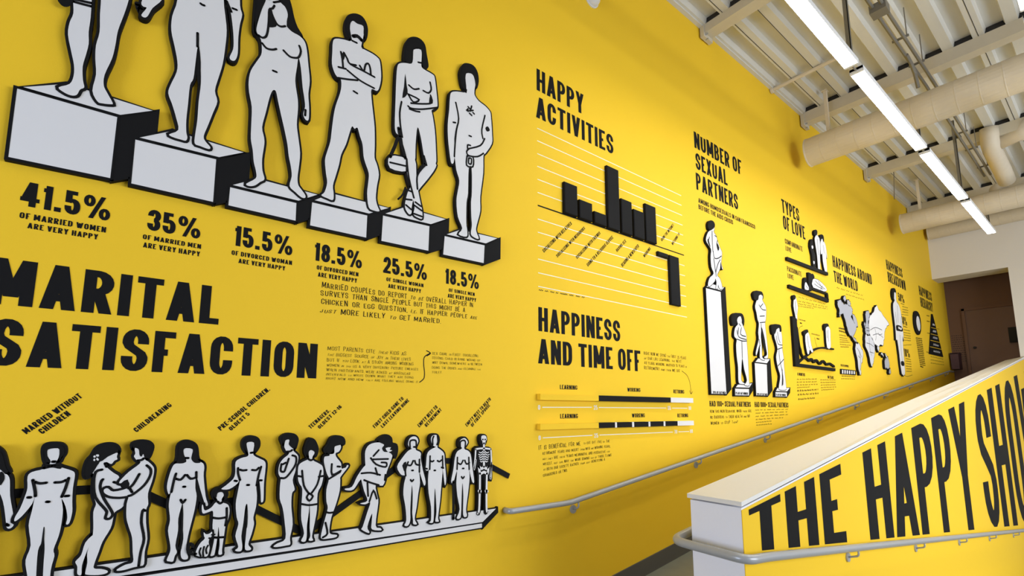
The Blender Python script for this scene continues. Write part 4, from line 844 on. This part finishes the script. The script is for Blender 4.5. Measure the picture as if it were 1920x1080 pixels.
# ================================================================== types of love
r = block('black title TYPES OF LOVE', 1468, 430)
text(r, 'TYPES', T1, 35, 212, 205, 72, letters=True, wt=.18); text(r, 'OF LOVE', T1, 50, 272, 372, 236, letters=True, wt=.18)
r = block('small caption COMPANIONATE LOVE', 1473, 470); text(r, 'COMPANIONATE', T1, 65, 243, 520, 470); text(r, 'LOVE', T1, 72, 130, 590, 543)
r = block('small caption PASSIONATE LOVE', 1477, 522); text(r, 'PASSIONATE', T1, 87, 232, 800, 750); text(r, 'LOVE', T1, 93, 152, 870, 822)
def board(label, F, s, name='shelf_cutout', cat='shelf', t=.035, mm='board'):
    ps = [fr(F, q, t) for q in s.split('|')]; allp = [p for q in ps for p in q]; b = B()
    for q in ps: prism(b, q, t)
    return tag(b.build(name, M[mm], origin=(min(p.x for p in allp), WY-t/2, min(p.y for p in allp))), label, cat)
board('black shelf strip below COMPANIONATE LOVE', T1, '88,655 502,815 502,845 88,688')
board('black bed outline and strip below PASSIONATE LOVE', T1, '108,935 510,1082 508,1118 108,970|300,812 326,820 334,1005 308,998|334,960 500,1022 500,1040 334,985|486,1030 504,1036 506,1090 490,1085', name='bed_cutout', cat='bed')
kw = dict(group='figures of the types of love panel', t=.032, ro=.008, rl=.005, n=2)
cutout('figure_cutout', 'taller standing figure of the companionate couple', T1, '378,440 364,470 372,540 388,640 398,760 402,778 420,780 418,640 420,540 412,470 392,440 390,410', hair='362,430 360,400 375,385 390,398 385,440', lines='390,480 395,560 405,640', **kw)
cutout('figure_cutout', 'shorter standing figure of the companionate couple', T1, '432,480 422,520 427,630 440,622 447,700 467,798 490,805 482,680 478,600 486,670 490,650 475,540 457,500 446,475', hair='418,470 425,435 450,440 458,480 452,512 438,462 425,502', lines='450,540 460,620', **kw)
cutout('figure_cutout', 'dark small figures standing left of the companionate couple', T1, '325,490 345,492 355,600 370,640 372,758 350,748 340,640 320,550', face='line', whites='330,545 345,545 348,570 335,575|348,700 362,705 360,730 350,725', **kw)
cutout('figure_cutout', 'small figure sitting at the foot of the bed', T1, '275,912 292,940 312,990 265,985 265,930', hair='258,885 275,870 282,902 264,925 256,980', lines='275,950 295,975', **kw)
cutout('figure_cutout', 'couple lying on the bed under PASSIONATE LOVE', T1, '345,880 400,890 470,955 486,1000 430,1005 350,965 336,905', hair='325,850 345,830 362,862 344,890 336,925', lines='370,900 410,940 470,985|360,930 400,960 450,985|400,900 430,960|440,950 425,990', **kw)
AX = board('black L-shaped axes of the love over time graph with its two curves', T2, '152,315 204,345 238,850 640,903 640,936 190,880', name='graph_axes', cat='chart')
def curve(F, s, r, t):
    b = B(); ribbon(b, smooth(fr(F, s, t), False, 4), r, t, thick=True); b.build('graph_curve', M['board'], AX)
curve(T2, '235,835 290,785 345,745 395,702 450,678 520,672 622,688', .013, .031)
curve(T2, '212,450 238,640 255,700 262,740 285,780 320,790 352,818 378,800 402,832 432,812 470,852 508,822 548,862 580,850 630,882', .017, .030)
kw['group'] = 'figures on the love graph'
cutout('figure_cutout', 'embracing pair standing on top of the vertical graph axis', T2, '172,120 166,200 182,290 197,355 210,352 208,300 216,220 200,130 190,105', hair='160,112 162,92 175,83 190,95 186,125 170,132', lines='188,150 190,220 196,300', **kw)
cutout('figure_cutout', 'pair leaning together on the rising graph curve', T2, '302,512 300,600 322,735 342,738 350,690 372,725 388,712 366,640 352,560 332,500', hair='282,500 300,485 325,472 332,495 312,512 292,532', lines='325,540 330,620 345,680', **kw)
cutout('figure_cutout', 'pair standing upright on the level graph curve', T2, '530,440 532,540 545,670 585,672 582,560 580,470 557,432', hair='512,425 530,405 555,408 562,430 537,440 518,470', lines='555,470 558,600|540,480 545,560', **kw)
notes('faint handwritten lines right of the graph pair', T2, [(225, 535, 110, 192, 0), (222, 548, 155, 222, 0), (222, 550, 185, 245, 0), (222, 400, 210, 238, 0)], 20, r=.003)
notes('tiny handwritten word above the falling curve', T2, [(228, 300, 360, 378, 0), (240, 262, 400, 408, 0)], 20, r=.003)
notes('tiny handwritten words above the level curve', T2, [(370, 465, 522, 545, 0), (428, 458, 575, 585, 0)], 22, r=.003)
r = block('short hand drawn pointer lines inside the love graph', 1500, 645, 'arrow', name='drawn_arrow'); stroke(r, T2, '270,425 240,440 225,475|405,555 415,610 432,665', .003)
r = block('black caption 6 MONTHS under the graph', 1495, 704); text(r, '6 MONTHS', T2, 213, 298, 985, 950, wt=.19)
r = block('black caption 60 YEARS under the graph', 1553, 711); text(r, '60 YEARS', T2, 553, 620, 1018, 985, wt=.19)
TB = (1460, 640, 1/6)
notes('handwritten paragraph under 6 MONTHS', TB, [(205, 432, 435, 430, 0), (205, 436, 468, 460, 0), (206, 436, 500, 490, 0), (208, 350, 528, 520, 0)], 17, r=.0032)
notes('bolder handwritten lines under the 6 MONTHS paragraph', TB, [(210, 442, 568, 552, 0), (215, 446, 612, 596, 0), (220, 405, 662, 648, 0)], 26, r=.005)
notes('handwritten paragraph under 60 YEARS', TB, [(470, 642, 440, 442, 0), (472, 640, 470, 468, 0), (474, 642, 500, 494, 0), (476, 648, 528, 520, 0), (480, 625, 555, 545, 0)], 17, r=.0032)
# ================================================================== world map
r = block('black title HAPPINESS AROUND THE WORLD', 1562, 540)
text(r, 'HAPPINESS AROUND', W4, 50, 355, 165, 80, letters=True, wt=.19); text(r, 'THE WORLD', W4, 60, 245, 283, 198, letters=True, wt=.19)
notes('faint handwritten subtitle below the world title', W4, [(78, 290, 335, 400, 0), (150, 292, 385, 430, 0)], 14, r=.0035)
kw = dict(group='raised continents of the world map', t=.04, ro=.012, rl=.005, n=2, cat='map piece', jag=.018)
cutout('continent_cutout', 'mid grey raised North America of the world map', W4, '90,432 105,425 125,448 145,460 168,466 190,480 202,508 190,560 218,608 234,628 226,660 205,712 212,735 205,728 172,682 150,600 128,532 108,540 100,552 98,500 85,455|130,405 145,402 150,430 138,435|158,428 178,432 186,468 166,458|202,535 225,562 242,630 226,622 208,572|205,715 222,728 235,752 222,750', face='grey1', **kw)
cutout('continent_cutout', 'light grey raised South America of the world map', W4, '230,765 255,775 285,838 280,890 265,950 268,1003 256,1000 240,900 228,830 225,790', face='grey2', lines='235,800 255,830 270,870|245,860 262,880|255,830 262,900 258,980', **kw)
cutout('continent_cutout', 'pale raised Africa of the world map', W4, '305,700 330,708 352,718 375,790 370,860 360,933 345,930 330,850 305,792 300,740', face='grey2', lines='310,760 340,770 365,790|330,720 335,800 350,860|335,830 365,840', **kw)
cutout('continent_cutout', 'grey raised Scandinavia and Europe of the world map', W4, '310,512 330,518 330,580 322,600 330,640 336,690 312,690 300,660 300,625 308,598 303,550|292,610 298,600 300,625 294,630', face='grey1', lines='305,640 330,645|310,665 334,668', **kw)
cutout('continent_cutout', 'large pale raised Asia of the world map', W4, '335,560 355,540 372,500 388,472 405,500 440,545 485,608 465,640 450,700 440,780 420,768 402,790 390,780 375,770 352,722 337,692 328,620', face='white', lines='340,660 380,640 430,660|360,700 400,690 440,720|375,650 385,700 380,740|400,680 410,700 430,690', blacks='', **kw)
cutout('continent_cutout', 'string of small raised islands between Asia and Australia', W4, '395,792 410,802 404,824|428,832 446,862 426,850|455,850 478,872 462,866', face='grey2', **kw)
cutout('continent_cutout', 'dark grey raised Australia of the world map', W4, '455,890 475,880 490,930 482,960 465,958 452,938|490,965 500,975 496,1002 486,990', face='grey1', **kw)
notes('handwritten paragraph left of the map with bold first lines', W4, [(95, 150, 652, 662, 0), (97, 160, 672, 690, 0)], 16, r=.007)
notes('faint handwritten paragraph left of South America', W4, [(98, 150, 702, 712, 0), (100, 158, 722, 732, 0), (102, 168, 740, 748, 0), (102, 178, 758, 762, 0), (104, 190, 776, 785, 0), (108, 172, 795, 798, 0)], 12, r=.0035)
R = board('black key strip of the world map with six pale faces', W4, '113,962 228,975 228,1012 113,1002', name='map_key', cat='key', t=.02)
for i in range(6):
    b = B(); x = 124+i*18; flat(b, fr(W4, f'{x-4},{970+i*2} {x+6},{971+i*2} {x+6},{1000+i} {x-4},{999+i}', .0212), .0212); b.build('key_face', M['white'], R)
r = block('tiny caption SCALE OF HAPPINESS over the map key', 1577, 687); text(r, 'SCALE OF HAPPINESS', W4, 110, 172, 942, 925, wt=.18)
notes('tiny numbers and line below the map key', W4, [(117, 222, 1022, 1028, 0), (113, 220, 1042, 1045, 0)], 8, r=.004)
# ================================================================== breakdown and hierarchy
r = block('black title HAPPINESS BREAKDOWN', 1663, 515)
text(r, 'HAPPINESS', W4, 468, 593, 185, 113, letters=True, wt=.19); text(r, 'BREAKDOWN', W4, 481, 618, 283, 207, letters=True, wt=.19)
cutout('figure_cutout', 'tall thin man with a dark belt knot left of the percentages', W4,
 '530,432 518,455 520,520 535,640 541,735 550,738 566,850 585,1000 610,1005 606,930 596,800 592,705 600,740 592,640 577,520 562,465 545,440 540,400 538,368 524,370 524,410',
 hair='513,395 512,360 520,338 535,345 541,372 526,366 524,425', lines='550,470 556,600|535,520 545,620|575,560 582,640|570,700 588,900', blacks='540,625 560,622 580,632 592,652 590,672 562,668 543,662|578,905 600,905 604,938 582,936', whites='556,636 566,636 570,650 560,652|574,640 584,648 580,660 570,655', group=None, t=.036, ro=.014, n=2)
for t_, xl, xr, yb, yt, lab in [('50%', 560, 607, 432, 370, 'black figure 50% at the top of the breakdown'), ('40%', 583, 628, 612, 548, 'black figure 40% in the middle of the breakdown'), ('10%', 607, 650, 866, 803, 'black figure 10% at the foot of the breakdown')]:
    r = block(lab, 1550+xl*W4[2], 460+yb*W4[2]); text(r, t_, W4, xl, xr, yb, yt, letters=True, wt=.2)
notes('handwritten lines beside the chest of the tall thin man', W4, [(578, 605, 455, 468, 0), (590, 632, 480, 492, 0), (590, 635, 502, 512, 0), (590, 635, 522, 530, 0)], 10, r=.004)
notes('handwritten lines beside the thighs of the tall thin man', W4, [(597, 628, 632, 645, 0), (600, 650, 660, 672, 0), (600, 652, 682, 692, 0), (602, 655, 702, 712, 0), (602, 655, 722, 730, 0), (602, 655, 742, 748, 0)], 10, r=.004)
notes('handwritten lines beside the feet of the tall thin man', W4, [(615, 655, 885, 895, 0), (617, 658, 905, 912, 0), (618, 660, 925, 930, 0), (618, 660, 945, 950, 0), (620, 662, 965, 968, 0), (620, 662, 985, 986, 0)], 10, r=.004)
r = block('thin black rules between the breakdown percentages', 1690, 590, 'line', name='drawn_line'); stroke(r, W4, '580,538 636,545|598,778 660,775|600,1005 625,1022 668,1010', .004)
cutout('badge_cutout', 'oval white badge with dark ring between breakdown and hierarchy', W5, '300,492 320,520 332,580 332,650 318,680 300,665 284,620 277,560 280,500', face='line', whites='298,530 312,540 322,580 325,630 315,652 300,620 292,570', lines='', group=None, t=.03, ro=.008, n=2, cat='badge')
r = block('column of bold black lines under the oval badge', 1720, 690)
for i in range(16):
    y = 712+i*15.3; b = B(); xl = 290+i*2.4; xr = 340+i*2.0-(20 if i == 15 else 0); scribble(b, W5, xl, xr, y, y+8, 12, r=.0075); b.build('text_line', M['black'], r)
r = block('black title HAPPINESS HIERARCHY', 1728, 580)
text(r, 'HAPPINESS', W5, 320, 423, 358, 286, letters=True, wt=.19); text(r, 'HIERARCHY', W5, 332, 431, 452, 378, letters=True, wt=.19)
root = board('black stepped pyramid of the happiness hierarchy with yellow dividing lines', W5, '420,512 428,516 514,862 402,836', name='pyramid_cutout', cat='chart', t=.02)
def lev(f): return (420-18*f, 512+324*f), (428+86*f, 516+346*f)
for i, (f, w_) in enumerate([(.34, 'KNOWLEDGE'), (.5, 'ESTEEM'), (.66, 'LOVE'), (.82, 'SAFETY')]):
    (xa, ya), (xb, yb) = lev(f); b = B(); ribbon(b, [P(W5[0]+xa*W5[2], W5[1]+ya*W5[2], .0206), P(W5[0]+xb*W5[2], W5[1]+yb*W5[2], .0206)], .006, .0206, ends=False); b.build('dividing_line', M['yellow'], root)
for i, f in enumerate((.27, .43, .59, .76, .92)):
    (xa, ya), (xb, yb) = lev(f); b = B(); m1, m2 = xa+(xb-xa)*.3, xa+(xb-xa)*.8; scribble(b, W5, m1, m2, ya+(yb-ya)*.3+4, ya+(yb-ya)*.8+4, 22, off=.0212, r=.007); b.build('white_word', M['white'], root)
notes('handwritten lines below the black pyramid', W5, [(410, 512, 862, 885, 0), (410, 515, 888, 908, 0), (412, 518, 915, 930, 0)], 12, r=.005)
notes('faint handwritten curls left of the black pyramid', W5, [(378, 400, 530, 535, 0), (380, 402, 575, 580, 0), (382, 404, 670, 676, 0), (376, 398, 825, 832, 0)], 12, r=.004)
r = block('short pen line crossing the pyramid edge', 1760, 617, 'line', name='drawn_line'); stroke(r, W5, '455,632 480,636', .004)
